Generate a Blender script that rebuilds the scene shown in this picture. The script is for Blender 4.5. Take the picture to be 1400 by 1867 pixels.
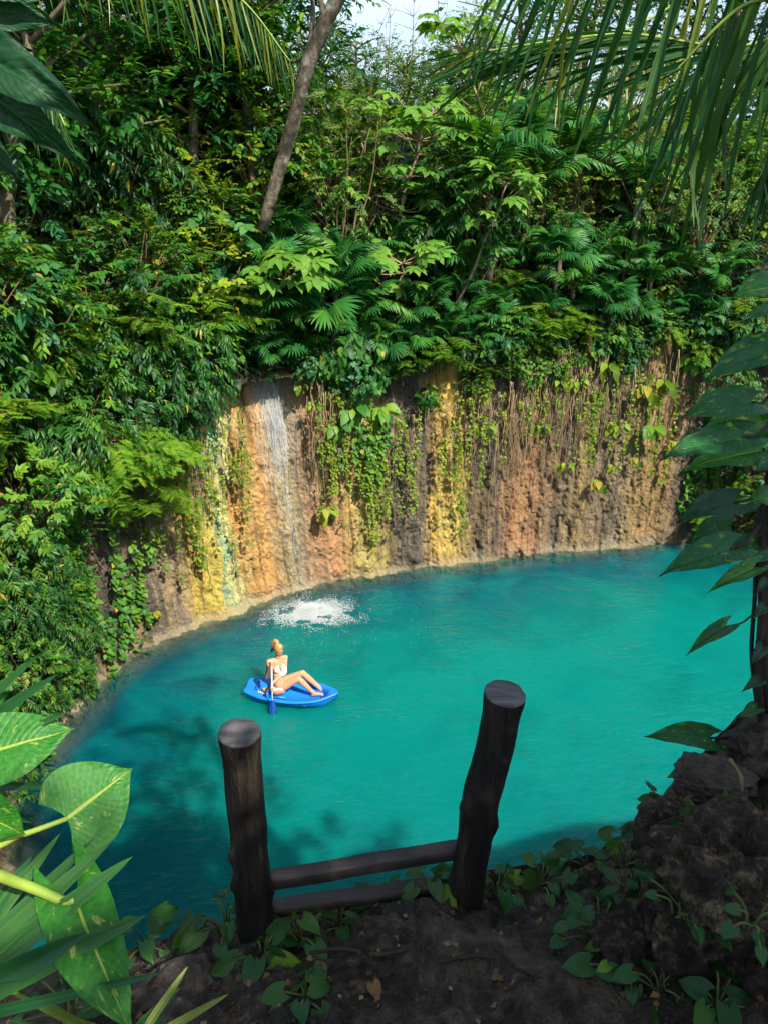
import bpy, bmesh, math
import numpy as np
from mathutils import Vector, Matrix

scene = bpy.context.scene
for o in list(bpy.data.objects):
    bpy.data.objects.remove(o)
COL = scene.collection

# ------------------------------------------------------------------ camera, sky, sun, exposure
H = 8.8                                   # eye height above the water
PITCH = math.radians(25.0)
LENS = 26.0
FP = 1867 * LENS / 36.0                   # focal length in photo pixels
SP, CP = math.sin(PITCH), math.cos(PITCH)
cam_data = bpy.data.cameras.new('camera')
cam_data.sensor_fit = 'VERTICAL'
cam_data.sensor_height = 36.0
cam_data.lens = LENS
cam_data.clip_start = 0.05
cam_data.clip_end = 3000
cam = bpy.data.objects.new('camera', cam_data)
COL.objects.link(cam)
cam.location = (0, 0, H)
cam.rotation_euler = (math.radians(90) - PITCH, 0, 0)
scene.camera = cam

SUN_ELEV, SUN_AZ = math.radians(50), math.radians(141)   # azimuth measured from +Y towards +X; behind the camera, to the right
sun_dir = Vector((math.sin(SUN_AZ) * math.cos(SUN_ELEV), math.cos(SUN_AZ) * math.cos(SUN_ELEV), math.sin(SUN_ELEV)))
world = bpy.data.worlds.new('World')
scene.world = world
world.use_nodes = True
wn, wl = world.node_tree.nodes, world.node_tree.links
wn.clear()
w_out = wn.new('ShaderNodeOutputWorld')
w_bg = wn.new('ShaderNodeBackground')
w_sky = wn.new('ShaderNodeTexSky')
w_sky.sky_type = 'NISHITA'
w_sky.sun_disc = False
w_sky.sun_elevation = SUN_ELEV
w_sky.sun_rotation = SUN_AZ
w_sky.dust_density = 2.0
w_bg.inputs['Strength'].default_value = 0.142
w_tc = wn.new('ShaderNodeTexCoord')
w_map = wn.new('ShaderNodeMapping')
w_map.inputs['Scale'].default_value = (2.2, 2.2, 5.0)
w_noise = wn.new('ShaderNodeTexNoise')
w_noise.inputs['Scale'].default_value = 1.6
w_noise.inputs['Detail'].default_value = 7
w_ramp = wn.new('ShaderNodeValToRGB')
w_ramp.color_ramp.elements[0].position = 0.42
w_ramp.color_ramp.elements[1].position = 0.68
w_mix = wn.new('ShaderNodeMix')
w_mix.data_type = 'RGBA'
w_mix.inputs['B'].default_value = (3.9, 4.8, 5.8, 1)
wl.new(w_tc.outputs['Generated'], w_map.inputs['Vector'])
wl.new(w_map.outputs['Vector'], w_noise.inputs['Vector'])
wl.new(w_noise.outputs['Fac'], w_ramp.inputs['Fac'])
wl.new(w_ramp.outputs['Color'], w_mix.inputs['Factor'])
wl.new(w_sky.outputs['Color'], w_mix.inputs['A'])
wl.new(w_mix.outputs['Result'], w_bg.inputs['Color'])
wl.new(w_bg.outputs['Background'], w_out.inputs['Surface'])

sun_data = bpy.data.lights.new('sun', 'SUN')
sun_data.energy = 5.0
sun_data.angle = math.radians(0.55)
sun_data.color = (1.0, 0.94, 0.82)
sun = bpy.data.objects.new('sun', sun_data)
COL.objects.link(sun)
sun.rotation_euler = (-sun_dir).to_track_quat('-Z', 'Y').to_euler()
sun.location = (10, -20, 40)

scene.view_settings.view_transform = 'Standard'
scene.view_settings.look = 'None'
scene.view_settings.exposure = 0.76
scene.view_settings.gamma = 1.0
scene.view_settings.use_curve_mapping = False
scene.render.engine = 'CYCLES'
cy = scene.cycles
cy.max_bounces = 4
cy.diffuse_bounces = 2
cy.glossy_bounces = 2
cy.transmission_bounces = 2
cy.transparent_max_bounces = 8
cy.caustics_reflective = False
cy.caustics_refractive = False
cy.sample_clamp_indirect = 6.0
cy.use_denoising = True
cy.use_adaptive_sampling = True
cy.adaptive_threshold = 0.03

# ------------------------------------------------------------------ helpers
rng = np.random.default_rng(11)
R = math.radians

def P(u, v, d):                            # point on a photo pixel's ray at a depth along the view axis
    t = (v - 933.5) / FP
    return np.array([(u - 700) / FP * d, d * (CP - t * SP), H - d * (SP + t * CP)])
def PZ(u, v, z):                           # ... where the ray meets height z
    t = (v - 933.5) / FP
    return P(u, v, (H - z) / (SP + t * CP))
def PY(u, v, y):                           # ... where the ray meets distance y
    t = (v - 933.5) / FP
    return P(u, v, y / (CP - t * SP))
def pix(p):
    x, y, z = p[0], p[1], p[2] - H
    d = y * CP - z * SP
    return 700 + FP * x / d, 933.5 + FP * (-(y * SP + z * CP)) / d

def _hash(ix, iy, iz, seed):
    n = (ix.astype(np.int64) * 374761393 + iy.astype(np.int64) * 668265263 + iz.astype(np.int64) * 2147483647 + seed * 974711) & 0x7fffffff
    n = (n ^ (n >> 13)) * 1274126177 & 0x7fffffff
    n = (n ^ (n >> 16)) & 0x7fffffff
    return n / 0x7fffffff
def vnoise(x, y, z=0.0, seed=0):           # value noise, -1 .. 1
    x, y, z = np.broadcast_arrays(np.asarray(x, float), np.asarray(y, float), np.asarray(z, float))
    ix, iy, iz = np.floor(x), np.floor(y), np.floor(z)
    fx, fy, fz = x - ix, y - iy, z - iz
    fx, fy, fz = fx * fx * (3 - 2 * fx), fy * fy * (3 - 2 * fy), fz * fz * (3 - 2 * fz)
    r = 0
    for a in (0, 1):
        for b in (0, 1):
            for c in (0, 1):
                w = (fx if a else 1 - fx) * (fy if b else 1 - fy) * (fz if c else 1 - fz)
                r = r + w * _hash(ix + a, iy + b, iz + c, seed)
    return r * 2 - 1
def fbm(x, y, z=0.0, seed=0, oct=4, gain=0.5):
    r, a, f = 0, 1.0, 1.0
    for k in range(oct):
        r = r + a * vnoise(np.asarray(x) * f, np.asarray(y) * f, np.asarray(z) * f, seed + k * 17)
        a *= gain
        f *= 2.03
    return r
def sstep(a, b, x):
    t = np.clip((np.asarray(x, float) - a) / (b - a), 0, 1)
    return t * t * (3 - 2 * t)
def unit(v):
    v = np.asarray(v, float)
    return v / np.maximum(np.linalg.norm(v, axis=-1, keepdims=True), 1e-9)
def frames(d, up):                         # rotation matrices (K,3,3): local x along d, local z near up
    x = unit(d)
    y = unit(np.cross(np.broadcast_to(up, x.shape), x))
    z = np.cross(x, y)
    return np.stack([x, y, z], axis=-1)

class MB:
    """Collects vertices and faces of ONE mesh; keeps a tint per vertex and a uv per vertex."""
    def __init__(self):
        self.v, self.t, self.uv, self.f, self.n = [], [], [], [], 0
    def add(self, v, faces, tint=0.5, uv=None):
        v = np.asarray(v, float).reshape(-1, 3)
        self.v.append(v)
        self.t.append(np.broadcast_to(np.asarray(tint, float), (len(v),)))
        self.uv.append(np.zeros((len(v), 2)) if uv is None else np.asarray(uv, float))
        for f in faces:
            self.f.append(np.asarray(f, np.int64).reshape(-1, len(f[0])) + self.n)
        self.n += len(v)
    def scatter(self, tpl, rot, pos, size, tint):      # tpl = (verts, [faces], uv)
        tv, tf, tuv = tpl
        K, n = len(pos), len(tv)
        size = np.asarray(size, float)
        if size.ndim == 1:
            size = np.repeat(size[:, None], 3, 1)
        loc = tv[None] * size[:, None, :]
        v = np.einsum('kij,knj->kni', rot, loc) + np.asarray(pos)[:, None, :]
        off = (np.arange(K) * n)[:, None, None]
        fs = [(np.asarray(f)[None] + off).reshape(-1, len(f[0])) for f in tf]
        self.add(v.reshape(-1, 3), fs, np.repeat(np.asarray(tint, float), n), np.tile(tuv, (K, 1)))
    def tube(self, pts, rad, n=6, tint=0.5, cap=True):
        pts = np.asarray(pts, float)
        K = len(pts)
        rad = np.broadcast_to(np.asarray(rad, float), (K,))
        tan = unit(np.gradient(pts, axis=0))
        ref = np.array([0, 0, 1.0]) if abs(tan[0][2]) < 0.9 else np.array([1.0, 0, 0])
        a = unit(np.cross(ref, tan[0]))
        A = [a]
        for i in range(1, K):
            a = A[-1] - tan[i] * np.dot(A[-1], tan[i])
            A.append(unit(a))
        A = np.array(A)
        B = np.cross(tan, A)
        th = np.arange(n) / n * 2 * math.pi
        ring = pts[:, None] + rad[:, None, None] * (A[:, None] * np.cos(th)[None, :, None] + B[:, None] * np.sin(th)[None, :, None])
        i, j = np.meshgrid(np.arange(K - 1), np.arange(n), indexing='ij')
        q = np.stack([i * n + j, i * n + (j + 1) % n, (i + 1) * n + (j + 1) % n, (i + 1) * n + j], -1).reshape(-1, 4)
        v = ring.reshape(-1, 3)
        L = np.linspace(0, 1, K)
        uv = np.stack([np.repeat(L, n), np.tile(np.arange(n) / n, K)], -1)
        faces = [q]
        if cap:
            v = np.vstack([v, pts[0] - tan[0] * rad[0] * .3, pts[-1] + tan[-1] * rad[-1] * .3])
            uv = np.vstack([uv, [0, 0], [1, 0]])
            b = K * n
            jj = np.arange(n)
            tr = np.concatenate([np.stack([(jj + 1) % n, jj, np.full(n, b)], -1),
                                 np.stack([(K - 1) * n + jj, (K - 1) * n + (jj + 1) % n, np.full(n, b + 1)], -1)])
            faces.append(tr)
        self.add(v, faces, tint, uv)
    def mesh(self, name, mat, smooth=True, origin=None):
        v = np.concatenate(self.v)
        if origin is not None:
            v = v - np.asarray(origin)
        me = bpy.data.meshes.new(name)
        me.vertices.add(len(v))
        me.vertices.foreach_set('co', v.ravel())
        loops = np.concatenate([f.ravel() for f in self.f])
        tot = np.concatenate([np.full(len(f), f.shape[1]) for f in self.f])
        st = np.concatenate([[0], np.cumsum(tot)[:-1]])
        me.loops.add(len(loops))
        me.loops.foreach_set('vertex_index', loops.astype(np.int32))
        me.polygons.add(len(tot))
        me.polygons.foreach_set('loop_start', st.astype(np.int32))
        me.polygons.foreach_set('loop_total', tot.astype(np.int32))
        at = me.attributes.new('tint', 'FLOAT', 'POINT')
        at.data.foreach_set('value', np.concatenate(self.t).astype(np.float32))
        uvl = me.uv_layers.new(name='UVMap')
        uvl.data.foreach_set('uv', np.concatenate(self.uv)[loops].astype(np.float32).ravel())
        me.update(calc_edges=True)
        me.validate()
        if smooth:
            me.polygons.foreach_set('use_smooth', np.ones(len(me.polygons), bool))
        if mat:
            me.materials.append(mat)
        return me

def link(name, me, parent=None, loc=None, rot=None, scale=None):
    o = bpy.data.objects.new(name, me)
    COL.objects.link(o)
    if parent is not None:
        o.parent = parent
    if loc is not None:
        o.location = tuple(float(c) for c in loc)
    if rot is not None:
        o.rotation_euler = rot
    if scale is not None:
        o.scale = (scale,) * 3 if np.isscalar(scale) else tuple(scale)
    return o
def tag(o, label=None, cat=None, group=None, kind=None):
    if label: o['label'] = label
    if cat: o['category'] = cat
    if group: o['group'] = group
    if kind: o['kind'] = kind
    return o
def thing(name, label, cat, loc=(0, 0, 0), rot=None, scale=None, group=None):
    return tag(link(name, None, None, loc, rot, scale), label, cat, group)
def set_matrix(o, rot3, pos, s=1.0):
    s = np.broadcast_to(np.asarray(s, float), (3,))
    m = np.eye(4)
    m[:3, :3] = np.asarray(rot3) * s[None, :]
    m[:3, 3] = pos
    o.matrix_basis = Matrix(m.tolist())
def curve(pts, n=20):                      # smooth curve through points (Catmull-Rom)
    p = np.asarray(pts, float)
    p = np.vstack([2 * p[0] - p[1], p, 2 * p[-1] - p[-2]])
    out = []
    S = len(p) - 3
    for t in np.linspace(0, S, n):
        i = min(int(t), S - 1)
        f = t - i
        a, b, c, d = p[i], p[i + 1], p[i + 2], p[i + 3]
        out.append(0.5 * (2 * b + (c - a) * f + (2 * a - 5 * b + 4 * c - d) * f * f + (3 * b - a - 3 * c + d) * f ** 3))
    return np.array(out)

# ------------------------------------------------------------------ materials
class NT:
    def __init__(self, name):
        self.m = bpy.data.materials.new(name)
        self.m.use_nodes = True
        self.t = self.m.node_tree
        self.t.nodes.clear()
        self.out = self.t.nodes.new('ShaderNodeOutputMaterial')
    def n(self, typ, **kw):
        nd = self.t.nodes.new(typ)
        for k, v in kw.items():
            if hasattr(nd, k) and k not in nd.inputs:
                setattr(nd, k, v)
            else:
                self.set(nd, k, v)
        return nd
    def set(self, nd, key, v):
        s = nd.inputs[key]
        if isinstance(v, bpy.types.NodeSocket):
            self.t.links.new(v, s)
        else:
            s.default_value = v
    def mix(self, fac, a, b, blend='MIX'):
        nd = self.t.nodes.new('ShaderNodeMix')
        nd.data_type = 'RGBA'
        nd.blend_type = blend
        for k, v in (('Factor', fac), ('A', a), ('B', b)):
            s = [i for i in nd.inputs if i.name == k and (i.type == 'RGBA' or k == 'Factor' and i.type == 'VALUE')][0]
            if isinstance(v, bpy.types.NodeSocket):
                self.t.links.new(v, s)
            else:
                s.default_value = v if k == 'Factor' else (v[0], v[1], v[2], 1)
        return [o for o in nd.outputs if o.type == 'RGBA'][0]
    def math(self, op, a, b=None, c=None, clamp=False):
        nd = self.t.nodes.new('ShaderNodeMath')
        nd.operation = op
        nd.use_clamp = clamp
        for i, v in enumerate((a, b, c)):
            if v is None: continue
            if isinstance(v, bpy.types.NodeSocket):
                self.t.links.new(v, nd.inputs[i])
            else:
                nd.inputs[i].default_value = v
        return nd.outputs[0]
    def ramp(self, fac, stops, interp='LINEAR'):
        nd = self.t.nodes.new('ShaderNodeValToRGB')
        cr = nd.color_ramp
        cr.interpolation = interp
        while len(cr.elements) > 1:
            cr.elements.remove(cr.elements[-1])
        for i, (p, c) in enumerate(stops):
            e = cr.elements[0] if i == 0 else cr.elements.new(p)
            e.position = p
            c = (c, c, c) if np.isscalar(c) else c
            e.color = (c[0], c[1], c[2], 1)
        self.t.links.new(fac, nd.inputs['Fac'])
        return nd.outputs['Color']
    def noise(self, vec=None, scale=5, detail=4, rough=0.55, dist=0.0, mscale=None, out='Fac'):
        nd = self.n('ShaderNodeTexNoise')
        nd.inputs['Scale'].default_value = scale
        nd.inputs['Detail'].default_value = detail
        nd.inputs['Roughness'].default_value = rough
        nd.inputs['Distortion'].default_value = dist
        if vec is None:
            vec = self.n('ShaderNodeTexCoord').outputs['Object']
        if mscale is not None:
            mp = self.n('ShaderNodeMapping')
            mp.inputs['Scale'].default_value = mscale
            self.t.links.new(vec, mp.inputs['Vector'])
            vec = mp.outputs['Vector']
        self.t.links.new(vec, nd.inputs['Vector'])
        return nd.outputs[out]
    def bump(self, h, strength=0.5, dist=0.02, normal=None):
        nd = self.n('ShaderNodeBump')
        nd.inputs['Strength'].default_value = strength
        nd.inputs['Distance'].default_value = dist
        self.t.links.new(h, nd.inputs['Height'])
        if normal is not None:
            self.t.links.new(normal, nd.inputs['Normal'])
        return nd.outputs['Normal']
    def attr(self, name, out='Fac'):
        return self.n('ShaderNodeAttribute', attribute_name=name).outputs[out]
    def principled(self, color, rough=0.5, normal=None, spec=0.5, **kw):
        b = self.n('ShaderNodeBsdfPrincipled')
        if not isinstance(color, bpy.types.NodeSocket):
            color = (color[0], color[1], color[2], 1)
        self.set(b, 'Base Color', color)
        self.set(b, 'Roughness', rough)
        self.set(b, 'Specular IOR Level', spec)
        for k, v in kw.items():
            self.set(b, k, v)
        if normal is not None:
            self.set(b, 'Normal', normal)
        return b.outputs[0]
    def done(self, shader):
        self.t.links.new(shader, self.out.inputs['Surface'])
        return self.m
    def mixs(self, fac, a, b):
        nd = self.n('ShaderNodeMixShader')
        if isinstance(fac, bpy.types.NodeSocket):
            self.t.links.new(fac, nd.inputs[0])
        else:
            nd.inputs[0].default_value = fac
        self.t.links.new(a, nd.inputs[1])
        self.t.links.new(b, nd.inputs[2])
        return nd.outputs[0]

def leaf_mat(name, dark, mid, light, trans=0.35, rough=0.38, yellow=0.0, spec=0.5, ycol=(0.42, 0.30, 0.02)):
    k = NT(name)
    tint = k.attr('tint')
    rnd = k.n('ShaderNodeObjectInfo').outputs['Random']
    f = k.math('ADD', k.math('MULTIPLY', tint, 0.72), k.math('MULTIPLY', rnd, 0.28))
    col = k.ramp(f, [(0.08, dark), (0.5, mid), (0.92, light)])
    if yellow > 0:
        yf = k.ramp(k.math('FRACT', k.math('MULTIPLY', tint, 37.7)), [(1 - yellow - 0.01, 0.0), (1 - yellow, 1.0)])
        col = k.mix(yf, col, ycol)
    sp = k.noise(scale=9, detail=3)
    col = k.mix(k.math('MULTIPLY', sp, 0.35), col, (dark[0] * .8, dark[1] * .8, dark[2] * .8))
    b = k.principled(col, rough, spec=spec)
    tr = k.n('ShaderNodeBsdfTranslucent')
    k.set(tr, 'Color', k.mix(1.0, col, (1.5, 1.35, 0.5), 'MULTIPLY'))
    return k.done(k.mixs(trans, b, tr.outputs[0]))

def bark_mat(name, a, b, scale=8, rough=0.9, stretch=(1, 1, 0.25), bump=0.6):
    k = NT(name)
    n1 = k.noise(scale=scale, detail=6, rough=.65, mscale=stretch)
    n2 = k.noise(scale=scale * .35, detail=3)
    col = k.ramp(k.math('ADD', k.math('MULTIPLY', n1, .6), k.math('MULTIPLY', n2, .4)), [(0.35, a), (0.62, b)])
    return k.done(k.principled(col, rough, k.bump(n1, bump, 0.02), spec=.25))

M = {}
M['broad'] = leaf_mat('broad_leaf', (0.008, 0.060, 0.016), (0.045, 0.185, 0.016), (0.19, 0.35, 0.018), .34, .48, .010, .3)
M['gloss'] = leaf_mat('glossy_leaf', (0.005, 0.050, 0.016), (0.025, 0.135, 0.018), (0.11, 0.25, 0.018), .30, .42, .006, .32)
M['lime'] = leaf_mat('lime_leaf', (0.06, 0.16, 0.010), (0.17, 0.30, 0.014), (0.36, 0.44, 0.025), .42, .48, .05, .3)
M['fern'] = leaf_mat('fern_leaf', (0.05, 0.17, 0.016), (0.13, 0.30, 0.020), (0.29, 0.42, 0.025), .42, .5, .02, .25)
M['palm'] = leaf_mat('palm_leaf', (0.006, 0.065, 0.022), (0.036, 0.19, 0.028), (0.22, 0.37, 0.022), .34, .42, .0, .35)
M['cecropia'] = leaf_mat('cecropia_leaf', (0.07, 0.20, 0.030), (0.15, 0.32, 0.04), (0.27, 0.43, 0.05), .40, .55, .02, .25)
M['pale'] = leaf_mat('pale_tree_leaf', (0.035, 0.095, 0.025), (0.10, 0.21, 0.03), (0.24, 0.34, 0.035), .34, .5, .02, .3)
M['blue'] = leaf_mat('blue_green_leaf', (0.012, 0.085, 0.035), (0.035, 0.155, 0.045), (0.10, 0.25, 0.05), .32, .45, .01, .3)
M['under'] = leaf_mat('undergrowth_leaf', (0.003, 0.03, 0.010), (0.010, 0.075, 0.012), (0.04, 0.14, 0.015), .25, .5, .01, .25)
M['dry'] = leaf_mat('dry_leaf', (0.10, 0.05, 0.02), (0.22, 0.13, 0.05), (0.36, 0.25, 0.11), .2, .7, 0, .2)
M['vine'] = leaf_mat('vine_leaf', (0.05, 0.14, 0.010), (0.15, 0.26, 0.014), (0.33, 0.38, 0.03), .40, .5, .05, .28)
M['ivy'] = leaf_mat('ground_leaf', (0.008, 0.050, 0.012), (0.024, 0.100, 0.018), (0.07, 0.15, 0.02), .28, .42, .02, .3)
M['stem'] = bark_mat('green_stem', (0.05, 0.08, 0.02), (0.13, 0.14, 0.05), 12)
M['twig'] = bark_mat('brown_twig', (0.09, 0.055, 0.03), (0.22, 0.15, 0.08), 12)
M['root'] = bark_mat('hanging_root', (0.18, 0.12, 0.065), (0.42, 0.31, 0.18), 14)
M['trunk'] = bark_mat('forest_trunk', (0.06, 0.045, 0.03), (0.20, 0.16, 0.11), 7)
M['cec_trunk'] = bark_mat('cecropia_trunk', (0.22, 0.15, 0.08), (0.36, 0.27, 0.16), 9, stretch=(1, 1, 3))

# ------------------------------------------------------------------ leaf templates: local x = length 0..1, y = width, z = upper side
def leaf_tpl(w=0.24, fold=0.10, droop=0.14, peak=0.42):
    xs = [0.0, 0.18, peak, 0.74, 1.0]
    ws = [0.0, w * .70, w, w * .62, 0.0]
    v, f3, f4 = [], [], []
    for x, ww in zip(xs, ws):
        z = -droop * x * x
        if ww == 0:
            v.append((x, 0, z))
        else:
            v += [(x, -ww, z + fold * ww / w * w * 2), (x, 0, z), (x, ww, z + fold * ww / w * w * 2)]
    f3 += [(0, 2, 1), (0, 3, 2)]
    for i in range(2):
        b = 1 + 3 * i
        f4 += [(b, b + 1, b + 4, b + 3), (b + 1, b + 2, b + 5, b + 4)]
    f3 += [(7, 8, 10), (8, 9, 10)]
    v = np.array(v, float)
    return v, [f3, f4], v[:, :2].copy()
def leaf_small(w=0.3, fold=.12, droop=.1):
    v = np.array([(0, 0, 0), (.45, -w, fold * w * 2), (.45, 0, -droop * .2), (.45, w, fold * w * 2), (1, 0, -droop)], float)
    return v, [[(0, 2, 1), (0, 3, 2), (1, 2, 4), (2, 3, 4)]], v[:, :2].copy()
def strip_tpl(w=0.035, seg=5, droop=0.35, fold=0.35, taper=1.0, base=0.55):
    v, f = [], []
    for i in range(seg + 1):
        x = i / seg
        ww = w * (base + (1 - base) * min(1, x * 4)) * (1 - x ** (2.2 * taper)) ** .8 + w * .03
        z = -droop * x ** 2.2
        xx = x * (1 - .25 * droop * x)
        v += [(xx, -ww, z - fold * ww), (xx, 0, z + fold * ww * .4), (xx, ww, z - fold * ww)]
    for i in range(seg):
        b = 3 * i
        f += [(b, b + 1, b + 4, b + 3), (b + 1, b + 2, b + 5, b + 4)]
    v = np.array(v, float)
    return v, [f], v[:, :2].copy()
LEAF = leaf_tpl(.21, .12, .18)
LEAF_ROUND = leaf_tpl(.33, .10, .15, .38)
LEAF_LONG = leaf_tpl(.14, .15, .30)
SMALL = leaf_small(.28)
SMALL_ROUND = leaf_small(.42)

def big_leaf(name, mat, L=1.0, W=0.36, curl=0.25, fold=0.12, wave=0.02, seed=0, heart=0.16, nx=16, ny=6, tint=.5, tipcurl=0.0, roll=0.0):
    """Large heart-shaped leaf; base of the blade at the origin, tip towards +x."""
    mb = MB()
    U, V = np.meshgrid(np.linspace(0, 1, nx + 1), np.linspace(-1, 1, 2 * ny + 1), indexing='ij')
    prof = np.sin(np.pi * np.clip(U * .93 + .07, 0, 1) ** .62) ** .85
    prof = np.where(U < .12, np.maximum(prof, .62 + U * 2.2), prof)
    prof = np.clip(prof, 0, 1) * (1 - U ** 9)
    X = L * (U - heart * np.abs(V) ** 1.5 * (1 - U) ** 3 * 1.9 + .05 * np.abs(V) * (1 - U) ** 6)
    Y = W * L * prof * V
    Z = -curl * L * U ** 2 + fold * L * np.abs(V) * prof * .6 - roll * L * (V * prof) ** 2
    Z = Z - tipcurl * L * sstep(.6, 1, U) ** 2
    Z = Z + wave * L * (np.sin(9 * U + seed) * np.abs(V) ** 2 + 1.1 * vnoise(U * 4 + seed, V * 3 + 5, seed))
    Z = Z + 0.006 * L * np.cos((U * 13 + np.abs(V) * 4) * 2) * np.abs(V)
    Z = np.where(np.abs(V) < .01, Z - .012 * L, Z)
    n2 = 2 * ny + 1
    i, j = np.meshgrid(np.arange(nx), np.arange(2 * ny), indexing='ij')
    q = np.stack([i * n2 + j, (i + 1) * n2 + j, (i + 1) * n2 + j + 1, i * n2 + j + 1], -1).reshape(-1, 4)
    mb.add(np.stack([X, Y, Z], -1).reshape(-1, 3), [q], tint, np.stack([U.ravel(), V.ravel() * .5 + .5], -1))
    return mb.mesh(name, mat)
# ------------------------------------------------------------------ the pool's outline (closed, star-shaped about CEN)
CEN = np.array([2.6, 8.6])
NEARZ = H - 2.2                            # height of the soil ledge by the posts
far_px = [(20, 1445), (150, 1270), (180, 1240), (240, 1190), (330, 1150), (420, 1115), (520, 1080), (620, 1055), (760, 1035), (900, 1020), (1050, 1003), (1150, 995), (1250, 985)]
outline = [(-5.2, 2.6, 6.2, 1), (-5.05, 4.6, 4.9, .3), (-5.1, 6.8, 4.7, 0)]
for u, v in far_px:
    q = PZ(u, v, 0)
    outline.append((q[0], q[1], 4.95 if u < 900 else 5.25, 0))
outline += [(9.6, 16.6, 4.8, 0), (11.4, 15.3, 4.8, 0), (12.3, 12.8, 4.9, 0), (12.6, 10, 5.2, 0), (12.0, 7.2, 5.8, .3), (9.6, 4.9, 6.4, 1), (6.2, 3.7, NEARZ, 1), (3.2, 3.25, NEARZ, 1),
            (1.75, 2.8, NEARZ, 1), (1.38, 2.45, NEARZ, 1), (1.05, 2.1, NEARZ, 1), (.75, 1.92, NEARZ, 1), (.3, 1.84, NEARZ, 1), (-.2, 1.74, NEARZ, 1), (-.6, 1.62, NEARZ, 1), (-1.0, 1.5, NEARZ, 1), (-2.0, 1.5, NEARZ, 1), (-3.6, 1.6, NEARZ, 1)]
outline = np.array(outline, float)
ang0 = np.unwrap(np.arctan2(outline[:, 1] - CEN[1], outline[:, 0] - CEN[0]))
if ang0[-1] < ang0[0]:
    pass
rad0 = np.hypot(outline[:, 0] - CEN[0], outline[:, 1] - CEN[1])
# going clockwise: decreasing angle; sort increasing and wrap
order = np.argsort(np.mod(ang0, 2 * np.pi))
A_ = np.mod(ang0, 2 * np.pi)[order]
A_ = np.concatenate([A_ - 2 * np.pi, A_, A_ + 2 * np.pi])
def wrap3(a): return np.concatenate([a[order]] * 3)
RAD_, RIM_, NEAR_ = wrap3(rad0), wrap3(outline[:, 2]), wrap3(outline[:, 3])
_fa = np.linspace(-np.pi, 3 * np.pi, 4001)
def _smooth(tab, k):
    f = np.interp(_fa, A_, tab)
    w = np.hanning(k * 2 + 1)
    return np.convolve(np.pad(f, k, 'wrap'), w / w.sum(), 'valid')
FRAD, FRIM, FNEAR = _smooth(RAD_, 5), _smooth(RIM_, 25), _smooth(NEAR_, 40)
def at_angle(a):
    a = np.mod(a, 2 * np.pi)
    return np.interp(a, _fa, FRAD), np.interp(a, _fa, FRIM), np.interp(a, _fa, FNEAR)
MOUND = [(1.35, 1.65, .25, .42), (1.9, 1.3, .35, .6), (-1.3, 1.2, .10, .4)]
def ground_z(x, y, fine=True):
    x, y = np.asarray(x, float), np.asarray(y, float)
    dx, dy = x - CEN[0], y - CEN[1]
    a, r = np.arctan2(dy, dx), np.hypot(dx, dy)
    rad, rim, near = at_angle(a)
    d = np.maximum(r - rad, 0)
    far = rim + .25 * sstep(0, 1, d) + 0.46 * np.minimum(d, 9) + 1.2 * (1 - np.exp(-np.maximum(d - 9, 0) / 15)) + .35 * fbm(x * .35, y * .35, 0, 3, 3) * sstep(0, 3, d)
    nr = rim - .03 - .055 * sstep(.22, 0, d) + .28 * np.minimum(d, 2.2) + .05 * fbm(x * 2.2, y * 2.2, 0, 5, 3) + .9 * (1 - np.exp(-np.maximum(d - 2.2, 0) / 14))
    if fine:
        nr = nr + (.040 * fbm(x * 7, y * 7, 0, 9, 3) + .030 * np.abs(fbm(x * 15, y * 15, 0, 12, 3)) + .010 * fbm(x * 45, y * 45, 0, 2, 2))
    for mx, my, h, s in MOUND:
        nr = nr + h * np.exp(-((x - mx) ** 2 + (y - my) ** 2) / (2 * s * s * .5))
    return far * (1 - near) + nr * near

# angle samples: dense where the photograph looks closely
def ang_of(x, y): return math.atan2(y - CEN[1], x - CEN[0]) % (2 * math.pi)
a_nl, a_nr = ang_of(-1.3, 1.5), ang_of(2.2, 3.0)
a_fr, a_fl = ang_of(8.6, 16.4), ang_of(-5.3, 6.0)
S1 = np.linspace(a_nl, a_nr, 170, endpoint=False)
S2 = np.linspace(a_nr, a_fr + 2 * math.pi, 90, endpoint=False)
S3 = np.linspace(a_fr, a_fl, 520, endpoint=False)
S4 = np.linspace(a_fl, a_nl, 60, endpoint=False)
ANG = np.concatenate([S1, S2, S3 + 2 * math.pi, S4 + 2 * math.pi])
DIRS = np.stack([np.cos(ANG), np.sin(ANG)], -1)
RADs, RIMs, NEARs = at_angle(ANG)
BASE = CEN + DIRS * RADs[:, None]
ARC = np.concatenate([[0], np.cumsum(np.hypot(*np.diff(BASE, axis=0).T))])
NA = len(ANG)
def ring_quads(na, nk, flip=False):
    i, k = np.meshgrid(np.arange(na), np.arange(nk - 1), indexing='ij')
    q = np.stack([i * nk + k, ((i + 1) % na) * nk + k, ((i + 1) % na) * nk + k + 1, i * nk + k + 1], -1).reshape(-1, 4)
    return q[:, ::-1] if flip else q

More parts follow.
